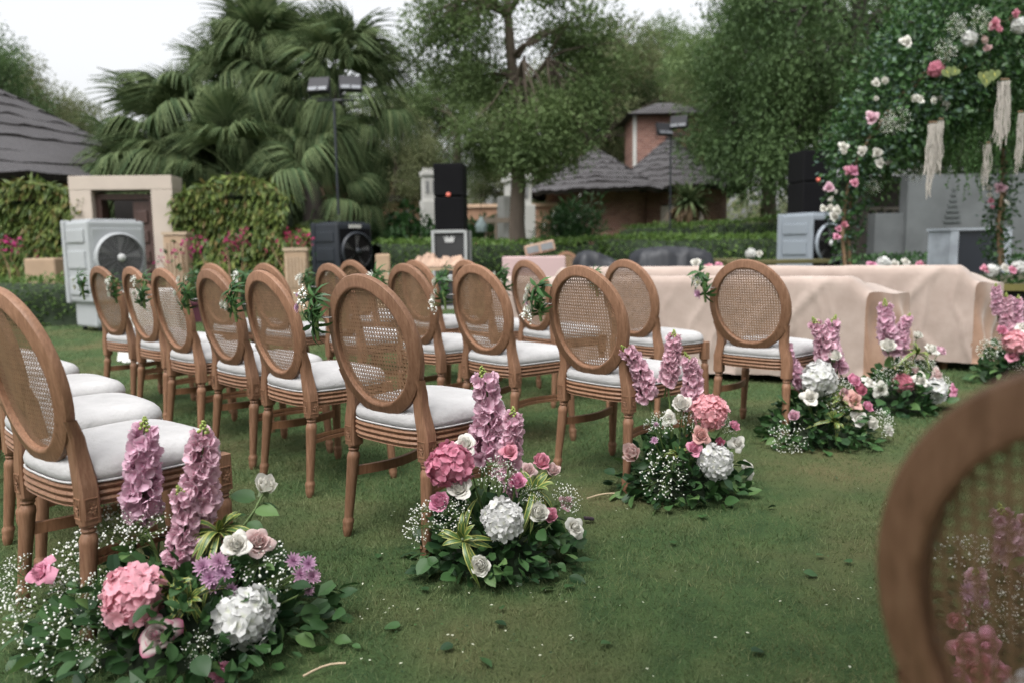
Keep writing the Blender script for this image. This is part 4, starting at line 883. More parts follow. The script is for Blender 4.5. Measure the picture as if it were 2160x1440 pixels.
# ------------------------------------------------------------------ oval cane-back chairs
OA, OB, OZ, OY, LEAN = .232, .250, .724, .044, .19     # oval half width / height, centre height, setback, lean
def back_pt(x, v):      # point on the tilted back plane; v measured up the back from the oval centre
    return np.stack([x, -OY - math.sin(LEAN) * v - .018 * (1 - (x / .24) ** 2), OZ + math.cos(LEAN) * v], -1)
BN = np.array([0, -math.cos(LEAN), -math.sin(LEAN)])     # towards the rear
def chair_meshes():
    D = {}
    # oval ring, moulded section
    th = np.linspace(0, 2 * np.pi, 72, endpoint=False)
    sec = [(.0, -.013), (.004, -.0165), (.012, -.017), (.016, -.0145), (.036, -.0145), (.040, -.0125), (.046, -.011), (.0485, -.005), (.0485, .006), (.045, .0125), (.036, .0145), (.012, .016), (.003, .0155), (0, .011)]
    rows = []
    for r, n in sec:
        a, b = OA - .0485 + r, OB - .0485 + r
        p = back_pt(a * np.cos(th), b * np.sin(th)); rows.append(p - BN * n)
    rows.append(rows[0]); V = np.vstack(rows); D['back_frame'] = (MB().add(V, gridF(72, len(rows), True)[:, ::-1]), M_wood)
    # woven cane: paired uprights and cross strands plus diagonals, clipped to the oval
    mb = MB(); a, b = OA - .044, OB - .044; pit = .0140; sw = .0025
    def strand(p0, p1, off, w):
        n = 5; t = np.linspace(0, 1, n)[:, None]; q = p0 + (p1 - p0) * t; d = norm(p1 - p0); s = np.array([-d[1], d[0]]) * w / 2
        A = back_pt(q[:, 0] + s[0], q[:, 1] + s[1]) - BN * off; B = back_pt(q[:, 0] - s[0], q[:, 1] - s[1]) - BN * off
        mb.add(np.vstack([A, B]), [[i, i + 1, n + i + 1, n + i] for i in range(n - 1)])
    def clip(p, d):
        A = (d[0] / a) ** 2 + (d[1] / b) ** 2; Bq = 2 * (p[0] * d[0] / a ** 2 + p[1] * d[1] / b ** 2); Cq = (p[0] / a) ** 2 + (p[1] / b) ** 2 - 1
        ds = Bq * Bq - 4 * A * Cq
        if ds <= 0: return None
        return np.array(p) + np.array(d) * ((-Bq - math.sqrt(ds)) / (2 * A)), np.array(p) + np.array(d) * ((-Bq + math.sqrt(ds)) / (2 * A))
    for i in range(-18, 19):
        for o in (-.0021, .0021):
            for base, d, off in (((i * pit + o, 0), (0, 1), .0), ((0, i * pit + o), (1, 0), .0007)):
                c = clip(base, d)
                if c is not None: strand(c[0], c[1], off, sw)
    for i in range(-40, 41):
        for s, off in ((1, .0013), (-1, .0020)):
            c = clip((i * pit + pit / 2, 0), (.7071, .7071 * s))
            if c is not None: strand(c[0], c[1], off, .0022)
    D['cane_panel'] = (mb, M_cane)
    # rear legs: stile from the oval, square block, turned leg
    TURN = [(.0235, .345), (.0235, .338), (.018, .333), (.0205, .326), (.0165, .319), (.0215, .310), (.0235, .300), (.0235, .292), (.0225, .286), (.0165, .075), (.0160, .070), (.0205, .062), (.0215, .052), (.0185, .040), (.0195, .036), (.0185, .022), (.0135, .004), (.012, 0)]
    def rear(s):
        mb = MB()
        path = [(.196, .625, .021), (.184, .575, .022), (.179, .535, .0225), (.182, .500, .0235), (.190, .462, .0245), (.196, .435, .025), (.196, .345, .025)]
        rows = []
        for x, z, w in path:
            yb = -OY - math.tan(LEAN) * (z - OZ) if z > .5 else .0 + (0.0)
            yb = np.interp(z, [.345, .45, .50, .54, .58, .63], [0, .0, -.002, -.006, -.012, -OY + math.tan(LEAN) * (OZ - .63) - .006])
            dd = np.interp(z, [.345, .45, .55, .63], [.025, .025, .019, .015]); ch = .006
            sq = np.array([[-w, -dd + ch], [-w + ch, -dd], [w - ch, -dd], [w, -dd + ch], [w, dd - ch], [w - ch, dd], [-w + ch, dd], [-w, dd - ch]])
            rows.append(np.stack([s * x + sq[:, 0], yb + sq[:, 1], np.full(8, z)], -1))
        mb.add(np.vstack(rows), gridF(8, len(rows), True)[:, ::-1])
        cap = np.vstack([rows[-1], [[s * .196, 0, .345]]]); mb.add(cap, [[i, (i + 1) % 8, 8] for i in range(8)])
        V, F = lathe(TURN, 16); k = (.345 - V[:, 2]) / .345
        V = V + np.stack([s * (.196 + .0175 * k), -.036 * k, 0 * k], -1); mb.add(V, F[:, ::-1]); return mb
    def front(s):
        mb = MB(); w = .0245; x0, y0 = s * .222, .372
        rows = []
        for z, ww in ((.452, w), (.345, w)):
            ch = .005; sq = np.array([[-ww, -ww + ch], [-ww + ch, -ww], [ww - ch, -ww], [ww, -ww + ch], [ww, ww - ch], [ww - ch, ww], [-ww + ch, ww], [-ww, ww - ch]])
            rows.append(np.stack([x0 + sq[:, 0], y0 + sq[:, 1], np.full(8, z)], -1))
        mb.add(np.vstack(rows), gridF(8, 2, True)[:, ::-1])
        for r in rows: mb.add(np.vstack([r, [r.mean(0)]]), [[i, (i + 1) % 8, 8] for i in range(8)])
        V, F = lathe(TURN, 16); k = (.345 - V[:, 2]) / .345; V = V + np.stack([x0 + s * .018 * k, y0 + .01 * k, 0 * k], -1); mb.add(V, F[:, ::-1]); return mb
    for s, nm in ((-1, 'rl'), (1, 'rr')): D['leg_' + nm] = (rear(s), M_wood)
    for s, nm in ((-1, 'fl'), (1, 'fr')): D['leg_' + nm] = (front(s), M_wood)
    # seat outline (superellipse with narrower rear)
    def outline(n=80, ins=0.0):
        a = np.linspace(0, 2 * np.pi, n, endpoint=False); e = 2 / 4.6
        X = np.sign(np.cos(a)) * np.abs(np.cos(a)) ** e; Y = np.sign(np.sin(a)) * np.abs(np.sin(a)) ** e
        w = .222 + .018 * Y; y = .186 + (.212 - ins) * Y + np.where(Y > 0, .012 * (1 - X ** 2), -.010 * (1 - X ** 2))
        return X * (w - ins), y
    prof = [(.0, .385), (-.003, .388), (.001, .393), (.004, .399), (.001, .405), (-.004, .4075), (.001, .411), (.004, .417), (.001, .423), (-.004, .4255), (.001, .430), (.004, .436), (.001, .442), (-.004, .446), (-.02, .448)]
    rows = []
    for d, z in [(-.03, .385)] + prof:
        X, Y = outline(80, -d); rows.append(np.stack([X, Y, np.full(80, z) - .008 * np.exp(-((np.abs(X) - .17) / .05) ** 2) * 0], -1))
    D['seat_rail'] = (MB().add(np.vstack(rows), gridF(80, len(rows), True)), M_wood)
    rows = []
    for d, z in [(-.012, .444), (-.004, .450), (.004, .462), (.005, .476), (.0, .492), (-.012, .505), (-.035, .515), (-.07, .521), (-.12, .525), (-.17, .527)]:
        X, Y = outline(80, -d if d > -.1 else .0)
        if d <= -.1:
            k = (.2 + d) / .2 * 1.2; X, Y = outline(80, .1); X = X * k * .9; Y = .186 + (Y - .186) * k * .9
        zz = np.full(80, z); 
        if z > .455 and z < .5: zz = zz - .004 * np.abs(X / .23) ** 3
        rows.append(np.stack([X, Y + .003, zz], -1))
    mb = MB().add(np.vstack(rows), gridF(80, len(rows), True)); mb.add(np.vstack([rows[-1], [[0, .189, .5275]]]), [[i, (i + 1) % 80, 80] for i in range(80)])
    pp = outline(60, -.002); D['cushion'] = (mb, M_linen)
    X, Y = outline(80, -.003); pts = np.stack([X, Y + .003, np.full(80, .4505)], -1); V, F = tube(np.vstack([pts, pts[:1]]), .0035, 5); D['piping'] = (MB().add(V, F), M_linen)
    def stretch(s):
        t = np.linspace(0, 1, 12); x = s * (.203 + (.228 - .203) * t - .050 * np.sin(t * np.pi)); y = -.012 + (.374 + .012) * t
        w, h = .008, .017; mb = MB(); rows = []
        d = norm(np.gradient(np.stack([x, y], -1), axis=0)); nn = np.stack([-d[:, 1], d[:, 0]], -1)
        for i in range(12):
            c = np.array([[-w, -h], [w, -h], [w, -.004], [w * .6, 0], [w, .004], [w, h], [-w, h], [-w, 0]]) if s < 0 else np.array([[-w, -h], [w, -h], [w, 0], [w, h], [-w, h], [-w, .004], [-w * .6, 0], [-w, -.004]])
            rows.append(np.stack([x[i] - s * 0 + nn[i, 0] * c[:, 0], y[i] + nn[i, 1] * c[:, 0], .243 + c[:, 1]], -1))
        mb.add(np.vstack(rows), gridF(8, 12, True)); return mb
    for s, nm in ((-1, 'l'), (1, 'r')): D['stretcher_' + nm] = (stretch(s), M_woodd)
    # carved rosette
    mb = MB(); fr = .0175
    for dx, dz, sx, sz in ((0, -.027, .036, .003), (0, .027, .036, .003), (-.0165, 0, .003, .051), (.0165, 0, .003, .051)): mb.box((dx, 0, dz), (sx, .004, sz))
    for k in range(8):
        a = k * np.pi / 4 + .39; c, s = math.cos(a), math.sin(a); L = .013 if k % 2 else .015
        L0 = np.array([[0, 0, 0], [.35, -.25, .5], [0, -.15, 1], [-.35, -.25, .5]]) * L; mb.add(np.stack([L0[:, 0] * s + L0[:, 2] * c, L0[:, 1], -L0[:, 0] * c + L0[:, 2] * s * 1.35], -1), [[0, 1, 2, 3]])
    V, F = lathe([(.001, .004), (.0045, .002), (.005, 0)], 8); mb.add(V[:, [0, 2, 1]] * [1, -1, 1], F)
    D['rosette'] = (mb, M_wood)
    return {k: v[0].data(k, v[1], smooth=not k.startswith(('cane', 'rosette'))) for k, v in D.items()}
CM = chair_meshes()
for k in ('leg_rl', 'leg_rr', 'leg_fl', 'leg_fr', 'seat_rail', 'stretcher_l', 'stretcher_r', 'back_frame'):
    me = CM[k]
    try: me.set_sharp_from_angle(angle=R(38))
    except Exception: pass
CH = {}
def chair(key, x, y, yaw, label, ros=False, dz=0.0):
    t = thing('cane_back_chair', label, 'chair', (x, y, dz), -R(yaw), 'oval cane-back chairs')
    for nm, k in (('back_frame', 'back_frame'), ('cane_panel', 'cane_panel'), ('leg', 'leg_rl'), ('leg', 'leg_rr'), ('leg', 'leg_fl'), ('leg', 'leg_fr'), ('seat_rail', 'seat_rail'), ('cushion', 'cushion'), ('stretcher', 'stretcher_l'), ('stretcher', 'stretcher_r')):
        o = link(nm, CM[k], t)
        if k == 'cushion': link('piping', CM['piping'], o); o.rotation_euler = (0, 0, rng.normal(0, .012))
        if ros and k.startswith('leg'):
            s = -1 if k[4 + 1] == 'l' else 1
            if k[4] == 'r':
                link('carved_rosette', CM['rosette'], o, (s * .196, -.0255, .388)); link('carved_rosette', CM['rosette'], o, (s * .2215, 0, .388), (0, 0, s * R(90)))
            else: link('carved_rosette', CM['rosette'], o, (s * .2475, .372, .390), (0, 0, s * R(90)))
    CH[key] = (x, y, yaw); return t
chair('R1A', -1.28, 2.11, 38, 'nearest cane-back chair cut by the left picture edge', True)
chair('R1B', -1.68, 2.62, 45, 'second chair of the nearest row, only its seat showing past the first')
chair('R1C', -2.06, 3.12, 44, 'third chair of the nearest row, white seat between neighbours')
chair('R1D', -2.56, 3.67, 43, 'fourth chair of the nearest row, seat tip showing furthest back')
chair('R1E', -3.02, 4.15, 42, 'fifth chair of the nearest row at the left picture edge')
chair('R2A', -.437, 2.67, 41.1, 'large cane-back chair at the aisle end of the second row', True)
chair('R2B', -1.001, 3.424, 46.1, 'second chair from the aisle in the second row', True)
chair('R2C', -1.399, 3.879, 45.2, 'third chair from the aisle in the second row', True)
chair('R2D', -1.848, 4.365, 44.7, 'fourth chair from the aisle in the second row')
chair('R2E', -2.29, 4.931, 43.8, 'fifth chair from the aisle in the second row')
chair('R2F', -2.718, 5.362, 39.5, 'leftmost chair of the second row in front of the pale cooler')
chair('R3A', .367, 3.425, 49.2, 'cane-back chair at the aisle end of the third row', True)
chair('R3B', -.118, 4.095, 48.3, 'second chair from the aisle in the third row', True)
chair('R3C', -.544, 4.594, 47.5, 'third chair from the aisle in the third row')
chair('R3D', -1.09, 5.06, 46, 'fourth chair of the third row, its top just behind the second-row aisle chair')
chair('R3E', -1.66, 5.55, 40, 'fifth chair of the third row behind the gap in the second row')
chair('R3F', -2.20, 5.98, 38, 'leftmost chair of the third row in front of the trough planter')
chair('R4A', 1.305, 4.196, 43.5, 'cane-back chair at the aisle end of the fourth row before the sofa')
chair('R4B', .768, 4.786, 55, 'second chair from the aisle in the fourth row')
chair('R4C', .18, 5.253, 57, 'third chair from the aisle in the fourth row')
chair('R4D', -.25, 5.72, 52, 'fourth chair of the fourth row, top showing behind the third row')
chair('R4E', -.66, 6.02, 48, 'fifth chair of the fourth row seen through another chair back')
chair('R4F', -1.28, 6.66, 42, 'leftmost chair of the fourth row, top in front of the black cooler')
chair('N', .536, .577, 52.5, 'huge blurred cane-back chair at the right picture edge')
x, y, _ = Wp(1197, 14.6); chair('far', x, y, 170, 'lone oval-back chair far off beside the pink table')

# ------------------------------------------------------------------ flowers
PM = dict(white=petalmat('white_petal', (.72, .70, .54), (.84, .82, .76), pos=(0, .5)), pink=petalmat('pink_petal', (.74, .27, .40), (.80, .38, .50)), blush=petalmat('blush_petal', (.70, .42, .40), (.78, .62, .60)),
          deep=petalmat('deep_pink_petal', (.50, .12, .20), (.56, .19, .27)), lilac=petalmat('lilac_petal', (.70, .38, .50), (.87, .61, .71)), salmon=petalmat('salmon_petal', (.70, .32, .32), (.76, .45, .43)),
          hpink=petalmat('hydrangea_pink', (.82, .38, .46), (.86, .48, .55)), hdeep=petalmat('hydrangea_deep', (.64, .20, .28), (.70, .30, .38)), hwhite=petalmat('hydrangea_white', (.66, .68, .54), (.80, .80, .79), pos=(0, .45)),
          mum=petalmat('mum_lilac', (.50, .24, .42), (.68, .44, .60)), two=petalmat('two_tone_petal', (.72, .62, .60), (.62, .20, .34), pos=(.75, .98)), mumw=petalmat('mum_white', (.60, .62, .42), (.70, .70, .66)), dust=petalmat('dusty_pink', (.52, .26, .32), (.60, .36, .42)))
M_yel = plain('flower_eye', (.42, .40, .08), .7, .3, 60)
M_bud = plain('green_bud', (.27, .34, .08), .5, .25, 30)
def patch(fn, nu=5, nv=5):
    u = np.linspace(-1, 1, nu); v = np.linspace(0, 1, nv); U, V = np.meshgrid(u, v); return fn(U, V).reshape(-1, 3), gridF(nu, nv), np.stack([U * .5 + .5, V], -1).reshape(-1, 2)
def rose_mesh(seed, mat, openn=1.0, n=28):
    r = np.random.default_rng(seed); mb = MB()
    for i in range(n):
        t = i / (n - 1); ph = i * 2.39996 + r.normal(0, .15); ri = .004 + .031 * t ** 1.05; sp_ = .60 + .38 * (1 - t) ** 1.5; hi = .050 - .012 * t + r.normal(0, .002); cu = (.015 * t ** 2.5) * openn * r.uniform(.7, 1.3); dl = (1.3 - .55 * t) * r.uniform(.85, 1.1); dr = .020 * t ** 2 * openn * r.uniform(.5, 1.5)
        a1, a2 = r.uniform(-1, 1, 2)
        def fn(U, V, sp_=sp_, ri=ri, hi=hi, cu=cu, ph=ph, dl=dl, dr=dr, a1=a1, a2=a2):
            w = np.clip(np.sin((.12 + .80 * V) * np.pi) ** .45, .25, 1)
            A = ph + U * dl * w * (1.0 if True else 1); Rr = ri * (.35 + .65 * np.sin(np.clip(V, 0, 1) * np.pi * sp_)) + cu * V ** 3 * (1 + .3 * np.cos(U * 2 + a1)) + .0015 * np.sin(U * 5 + a2) * V
            Z = hi * V * (1 - .16 * np.abs(U) ** 3) - dr * V ** 4 + .004 * np.cos(U * 1.57) * V
            return np.stack([Rr * np.cos(A), Rr * np.sin(A), Z], -1)
        V, F, uv = patch(fn, 6, 5); mb.add(V, F, 0, uv)
    mb.add(*ball(.0085, (0, 0, .034), 8, 6), 0, np.full((48, 2), .35))
    # calyx
    for k in range(5):
        a = k * 1.2566; V, F = LEAF1; V = V * .035; V = np.stack([V[:, 0], V[:, 1] * .75, -V[:, 1] * .35 + V[:, 2]], -1); mb.add(rz(V, a), F, 1)
    return mb.data('rose', [mat, M_stem])
def hyd_mesh(seed, mat, n=80, rad=.068):
    r = np.random.default_rng(seed); mb = MB(); k = np.arange(n) + .5; z = 1 - 1.62 * k / n; a = k * 2.39996; s = np.sqrt(np.clip(1 - z * z, 0, 1))
    d = np.stack([s * np.cos(a), s * np.sin(a), z], -1); pos = d * rad * r.uniform(.82, 1.12, (n, 1)) * (1 + .07 * fbm(d[:, 0] * 3, d[:, 1] * 3, seed))[:, None]
    nrm = norm(d + r.normal(0, .24, (n, 3)))
    def fn(U, V):
        w = .60 * np.clip(1 - np.abs(V * 1.02 - .56) ** 2.4 / .56 ** 2.4, .05, 1) ** .5; return np.stack([U * w, V * 1.1, .34 * V * V - .16 * (U * w) ** 2 + .05 * np.sin(3 * U) * V], -1)
    V, F, uv = patch(fn, 5, 4); sp = r.uniform(0, 6.28, n); x0 = norm(np.cross(nrm, r.normal(size=(n, 3)))); y0 = np.cross(nrm, x0)
    for q in range(4):
        an = q * np.pi / 2 + sp; yd = np.cos(an)[:, None] * x0 + np.sin(an)[:, None] * y0; rot = frames(yd, nrm); sc = .0215 * r.uniform(.85, 1.18, n)
        VV, FF, uu = scatter(V, F, pos, rot, sc, uv); mb.add(VV, FF, 0, uu)
    mb.add(*ball(.047, (0, 0, -.005)), 1)
    return mb.data('hydrangea', [mat, M_stem])
def ball(r, c, n=8, m=6):
    ph = np.linspace(0, np.pi, m); return (lambda VF: (VF[0], VF[1]))(lathe([(max(1e-4, r * math.sin(p)), -r * math.cos(p)) for p in ph], n, c))
def spike_mesh(seed, H=.27, n=60):
    r = np.random.default_rng(seed); mb = MB(); bend = r.normal(0, .012, 2)
    ax = lambda t: np.stack([bend[0] * np.sin(t * 3), bend[1] * np.sin(t * 2.5), t * H], -1)
    tt = np.linspace(-.35, 1.05, 8); mb.tube(ax(tt), np.linspace(.0055, .002, 8), 6, 1)
    def fn(U, V):
        w = .60 * np.sin(np.clip(.05 + .88 * V, 0, 1) * np.pi) ** .55; return np.stack([U * w, V, .30 * V * V + .11 * np.sin(5 * U + 2 * V) * V - .2 * (U * w) ** 2], -1)
    pv, pf, puv = patch(fn, 5, 5)
    for i in range(n):
        t = .0 + .93 * i / (n - 1); a = i * 2.39996 + r.normal(0, .3); rad = .031 * (1 - .35 * t ** 2) * r.uniform(.75, 1.15); out = np.array([math.cos(a), math.sin(a), r.uniform(-.15, .45)])
        p = ax(np.array(t)) + np.array([math.cos(a), math.sin(a), 0]) * rad; nr = norm(out + r.normal(0, .25, 3)); x0 = norm(np.cross(nr, [0, 0, 1.0])); y0 = np.cross(nr, x0)
        sz = (.029 - .010 * t ** 2) * r.uniform(.85, 1.15); k = 6; an = np.arange(k) * 2 * np.pi / k + r.uniform(0, 6); lift = np.where(np.arange(k) % 2 == 0, .15, .6)[:, None]
        yd = np.cos(an)[:, None] * x0 + np.sin(an)[:, None] * y0 + lift * nr
        V, F, uv = scatter(pv, pf, np.tile(p, (k, 1)), frames(yd, np.tile(nr, (k, 1))), np.full(k, sz), puv); mb.add(V, F, 0, uv)
    for i in range(16):
        a = i * 2.4; t = .93 + .14 * i / 16; p = ax(np.array(t)) + np.array([math.cos(a), math.sin(a), .2]) * .013 * (1 - i / 18); mb.add(*ball(.0055 - .002 * i / 16, p, 6, 5), 2)
    return mb.data('stock_spike', [PM['lilac'], M_stem, M_bud])
def mum_mesh(seed, mat, n=54, rad=.026, eye=True):
    r = np.random.default_rng(seed); mb = MB(); i = np.arange(n); a = i * 2.39996; t = i / n; el = 1.25 - 1.25 * t + r.normal(0, .08, n)
    d = np.stack([np.cos(a) * np.cos(el), np.sin(a) * np.cos(el), np.sin(el)], -1); tv = np.array([[-.5, 0, 0], [.5, 0, 0], [-.9, .6, .04], [.9, .6, .04], [-.45, 1, .14], [.45, 1, .14]]) * [.13, 1, 1]
    V, F, uv = scatter(tv, np.array([[0, 1, 3, 2], [2, 3, 5, 4]]), np.zeros((n, 3)), frames(d, np.tile([0, 0, 1.0], (n, 1)) + .01), rad * (.55 + .5 * t) * r.uniform(.9, 1.1, n), np.array([[0, 0], [1, 0], [0, .6], [1, .6], [0, 1], [1, 1]])); mb.add(V, F, 0, uv)
    if eye: mb.add(*ball(.006, (0, 0, .008), 8, 5), 1)
    return mb.data('chrysanthemum', [mat, M_yel])
def breath_mesh(seed, n=150, rad=.10):
    r = np.random.default_rng(seed); mb = MB(); ic = ball(1, (0, 0, 0), 6, 5); d = norm(r.normal(size=(n, 3))); d[:, 2] = np.abs(d[:, 2]) * .9; pos = d * rad * r.uniform(.45, 1.08, (n, 1)) ** .8
    V, F, _ = scatter(ic[0], ic[1], pos, np.tile(np.eye(3), (n, 1, 1)), r.uniform(.0016, .0040, n)); mb.add(V, F, 0)
    hubs = norm(r.normal(size=(9, 3))); hubs[:, 2] = np.abs(hubs[:, 2]); hubs = hubs * rad * .5
    for h in hubs: V, F = tube([[0, 0, -.10], h * .4 + [0, 0, -.02], h], .0012, 3); mb.add(V, F, 1)
    for p in pos: V, F = tube([hubs[np.argmin(np.linalg.norm(hubs - p, axis=1))], p], .0006, 3); mb.add(V, F, 1)
    return mb.data('babys_breath', [M_petal_ballw, M_stem])
def var_mat():
    mt, n, l, b = new_mat('variegated_leaf'); uv = n.new('ShaderNodeUVMap'); sx = n.new('ShaderNodeSeparateXYZ'); l.new(uv.outputs[0], sx.inputs[0])
    col = ramp(n, l, sx.outputs['X'], [(0, (.27, .28, .075)), (.17, (.26, .28, .07)), (.24, (.045, .095, .025)), (.46, (.06, .12, .03)), (.5, (.13, .19, .05)), (.54, (.06, .12, .03)), (.76, (.045, .095, .025)), (.83, (.26, .28, .07)), (1, (.27, .28, .075))])
    l.new(col, b.inputs['Base Color']); b.inputs['Roughness'].default_value = .38; return mt
M_var = var_mat()
def dracaena_mesh(seed, n=22, L=.15):
    r = np.random.default_rng(seed); mb = MB()
    for i in range(n):
        t = i / n; a = r.uniform(-2.1, 2.1) + r.normal(0, .2); el = 1.25 - .9 * t + r.normal(0, .16); ln = L * r.uniform(.55, 1.25) * (.7 + .4 * t); dr = r.uniform(.55, 1.4) * t + .2
        def fn(U, V, a=a, el=el, ln=ln, dr=dr):
            w = .0098 * np.clip(np.sin((.10 + .9 * V) * np.pi), 0.02, 1) ** .7; s = V * ln; rr = s * math.cos(el); z = s * math.sin(el) - dr * ln * V ** 2.2 + .25 * w * np.abs(U)
            return np.stack([rr * math.cos(a) - U * w * math.sin(a), rr * math.sin(a) + U * w * math.cos(a), z + .004 * t], -1)
        V, F, uv = patch(fn, 5, 7); mb.add(V, F, 0, uv)
    mb.tube([[0, 0, -.09], [0, 0, .02]], .005, 6, 1); return mb.data('dracaena', [M_var, M_stem])
def leaf_mesh(seed, mat, wd=.30, L=1.0):
    r = np.random.default_rng(seed); cu = r.uniform(.1, .35)
    def fn(U, V):
        w = wd * np.sin(np.clip(V, .0, 1) ** .85 * np.pi) ** .75 + .004; return np.stack([U * w, .12 + V * L, -cu * V * V + .20 * np.abs(U) * w + .02 * np.sin(V * 9) * U], -1)
    V, F, uv = patch(fn, 5, 7); mb = MB().add(V, F, 0, uv); mb.tube([[0, 0, 0], [0, .14, .0]], .012, 4, 1, caps=False); return mb.data('leaf', [mat, M_stem])
FM = {}
for c in ('white', 'pink', 'blush', 'deep', 'salmon', 'two', 'dust', 'lilac'): FM['rose_' + c] = [rose_mesh(sd, PM[c], op) for sd, op in ((1, 1.2), (2, .6), (3, 1.6))]
FM['bud_white'] = [rose_mesh(7, PM['white'], .15, 14)]; FM['bud_two'] = [rose_mesh(8, PM['blush'], .2, 14)]
for c in ('hpink', 'hdeep', 'hwhite'): FM[c] = [hyd_mesh(sd, PM[c]) for sd in (1, 2)]
FM['spike'] = [spike_mesh(s) for s in (1, 2, 3)]
FM['mum'] = [mum_mesh(s, PM['mum'], eye=False) for s in (1, 2)]; FM['mumw'] = [mum_mesh(s, PM['mumw']) for s in (3, 4)]
FM['breath'] = [breath_mesh(s) for s in (1, 2, 3)]
FM['drac'] = [dracaena_mesh(s) for s in (1, 2)]
FM['leaf'] = [leaf_mesh(s, L_bouq, w) for s, w in ((1, .34), (2, .28), (3, .38))] + [leaf_mesh(4, L_bouqb, .32)]
FM['ros'] = None
NAMES = dict(spike='stock_spike', breath='babys_breath', drac='dracaena', mum='chrysanthemum', mumw='chrysanthemum', hpink='hydrangea', hdeep='hydrangea', hwhite='hydrangea', bud_white='rose_bud', bud_two='rose_bud')
SIZE = {'rose': .088, 'bud': .055, 'h': .172, 'mum': .052, 'breath': .20, 'drac': .26}
def arrangement(label, gx, gy, items, rx, ry, rz_, nleaf, leafL, seed, fill=260):
    """items: (kind, px, py, dy, diameter px or (top,bottom) for spikes, optional tilt)"""
    global rng
    t = thing('flower_arrangement', label, 'flowers', (gx, gy, 0), 0, 'aisle flower arrangements'); r = np.random.default_rng(seed); c = np.array([gx, gy, 0])
    # dark foam mound inside
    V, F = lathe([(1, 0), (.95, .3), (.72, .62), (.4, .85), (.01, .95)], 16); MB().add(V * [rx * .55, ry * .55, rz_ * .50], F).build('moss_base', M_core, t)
    st = MB()
    for it in items:
        kind, px, py, dy, sz = it[:5]; p = P(px, py, gy + dy) - c; mp = MX(gy + dy)
        out = norm(np.array([p[0] * 1.0, p[1] - .22, p[2] * .9 - .05]) + np.array([0, -.25, .25]) * .8) if kind != 'drac' else norm(np.array([p[0], p[1] - .15, p[2] + .1]))
        mi = FM[kind if kind in FM else kind]; me = mi[int(r.integers(len(mi)))]; nm = NAMES.get(kind, 'rose')
        if kind == 'spike':
            x1, y1 = (it[5] if len(it) > 5 else (px, sz)); top = P(px, py, gy + dy) - c; bot = P(x1, y1, gy + dy + .03) - c; H = np.linalg.norm(top - bot)
            place(nm, me, t, bot, mat_z(top - bot, r.uniform(0, 6)), H / .285); st.tube([bot, bot * .5 + [0, 0, 0], [bot[0] * .2, bot[1] * .2, .02]], .005, 5); continue
        key = 'h' if kind[0] == 'h' else kind.split('_')[0].replace('mumw', 'mum'); s = sz * mp / SIZE[key]
        if kind == 'breath': out = norm(p + np.array([0, -.1, .0])); 
        base = p - out * (.02 * s if key != 'h' else .0)
        place(nm, me, t, base, mat_z(out, r.uniform(0, 6)), s)
        if kind not in ('drac', 'breath'): st.tube([base, base * .6 + [0, 0, -.01], [base[0] * .15, base[1] * .15, .02]], .0028, 5)
    st.build('stems', M_stem, t)
    # single leaves all round the mound
    for i in range(nleaf):
        low = r.uniform() < .5; az = r.uniform(0, 6.283); el = r.uniform(-.03, .35) if low else r.uniform(.2, 1.25)
        d = np.array([math.cos(az) * math.cos(el), math.sin(az) * math.cos(el), math.sin(el)]); q = r.uniform(.55, 1.0) if low else r.uniform(.6, .95)
        p = d * np.array([rx, ry, rz_]) * q; p[2] = max(p[2], .015)
        yd = norm(d * [1, 1, .6] + r.normal(0, .45, 3) + [0, 0, -.15 if p[2] > .06 else .12]); L = leafL * r.uniform(.6, 1.2)
        place('leaf', FM['leaf'][int(r.choice(4, p=[.3, .3, .2, .2]))], t, p, mat_yz(yd, r.normal(0, .7)), L)
    rng = np.random.default_rng(seed + 50); mb = MB(); d = rdir(fill); d[:, 2] = np.abs(d[:, 2]); leaf_cloud(mb, d * np.array([rx, ry, rz_]) * rng.uniform(.45, .88, (fill, 1)) + [0, 0, .01], d + [0, 0, .2], leafL * .95, 0, .2, LEAF2)
    o = mb.build('filler_leaves', L_bouq, t, smooth=False); o['kind'] = 'stuff'
    return t
arrangement('biggest arrangement nearest the camera at the lower left, three lilac spikes', -.90, 2.02, [
 ('spike', 308, 880, .02, 1080, (300, 1085)), ('spike', 428, 888, .0, 1090, (415, 1095)), ('spike', 365, 1025, -.06, 1180, (378, 1180)),
 ('hpink', 282, 1255, -.16, 142), ('hwhite', 520, 1300, -.14, 142), ('rose_pink', 86, 1205, -.08, 58), ('rose_white', 498, 1147, -.08, 58), ('rose_blush', 545, 1143, -.02, 62), ('rose_two', 332, 1338, -.2, 72), ('rose_pink', 466, 1417, -.22, 54), ('bud_white', 560, 1023, .10, 40),
 ('mum', 425, 1190, -.12, 48), ('mum', 460, 1180, -.12, 48), ('mum', 440, 1215, -.13, 48), ('mum', 472, 1205, -.12, 44), ('mum', 445, 1232, -.12, 40), ('mum', 622, 1178, -.02, 40), ('mum', 655, 1185, -.02, 40), ('mum', 638, 1208, -.03, 40), ('mum', 664, 1212, -.02, 40), ('mum', 655, 1243, -.03, 26), ('mum', 488, 1240, -.1, 30),
 ('drac', 360, 1235, -.13, 190), ('drac', 462, 1112, .0, 190), ('drac', 400, 1260, -.14, 140),
 ('breath', 55, 1285, -.05, 170), ('breath', 165, 1185, .02, 170), ('breath', 235, 1110, .04, 160), ('breath', 110, 1385, -.15, 170), ('breath', 190, 1360, -.18, 120), ('breath', 560, 1200, -.02, 150), ('breath', 300, 1115, .0, 130), ('breath', 30, 1215, .02, 110), ('breath', 430, 1370, -.2, 100), ('breath', 150, 1270, -.08, 150), ('breath', 210, 1255, -.1, 120)],
 .44, .34, .30, 290, .060, 1, 620)
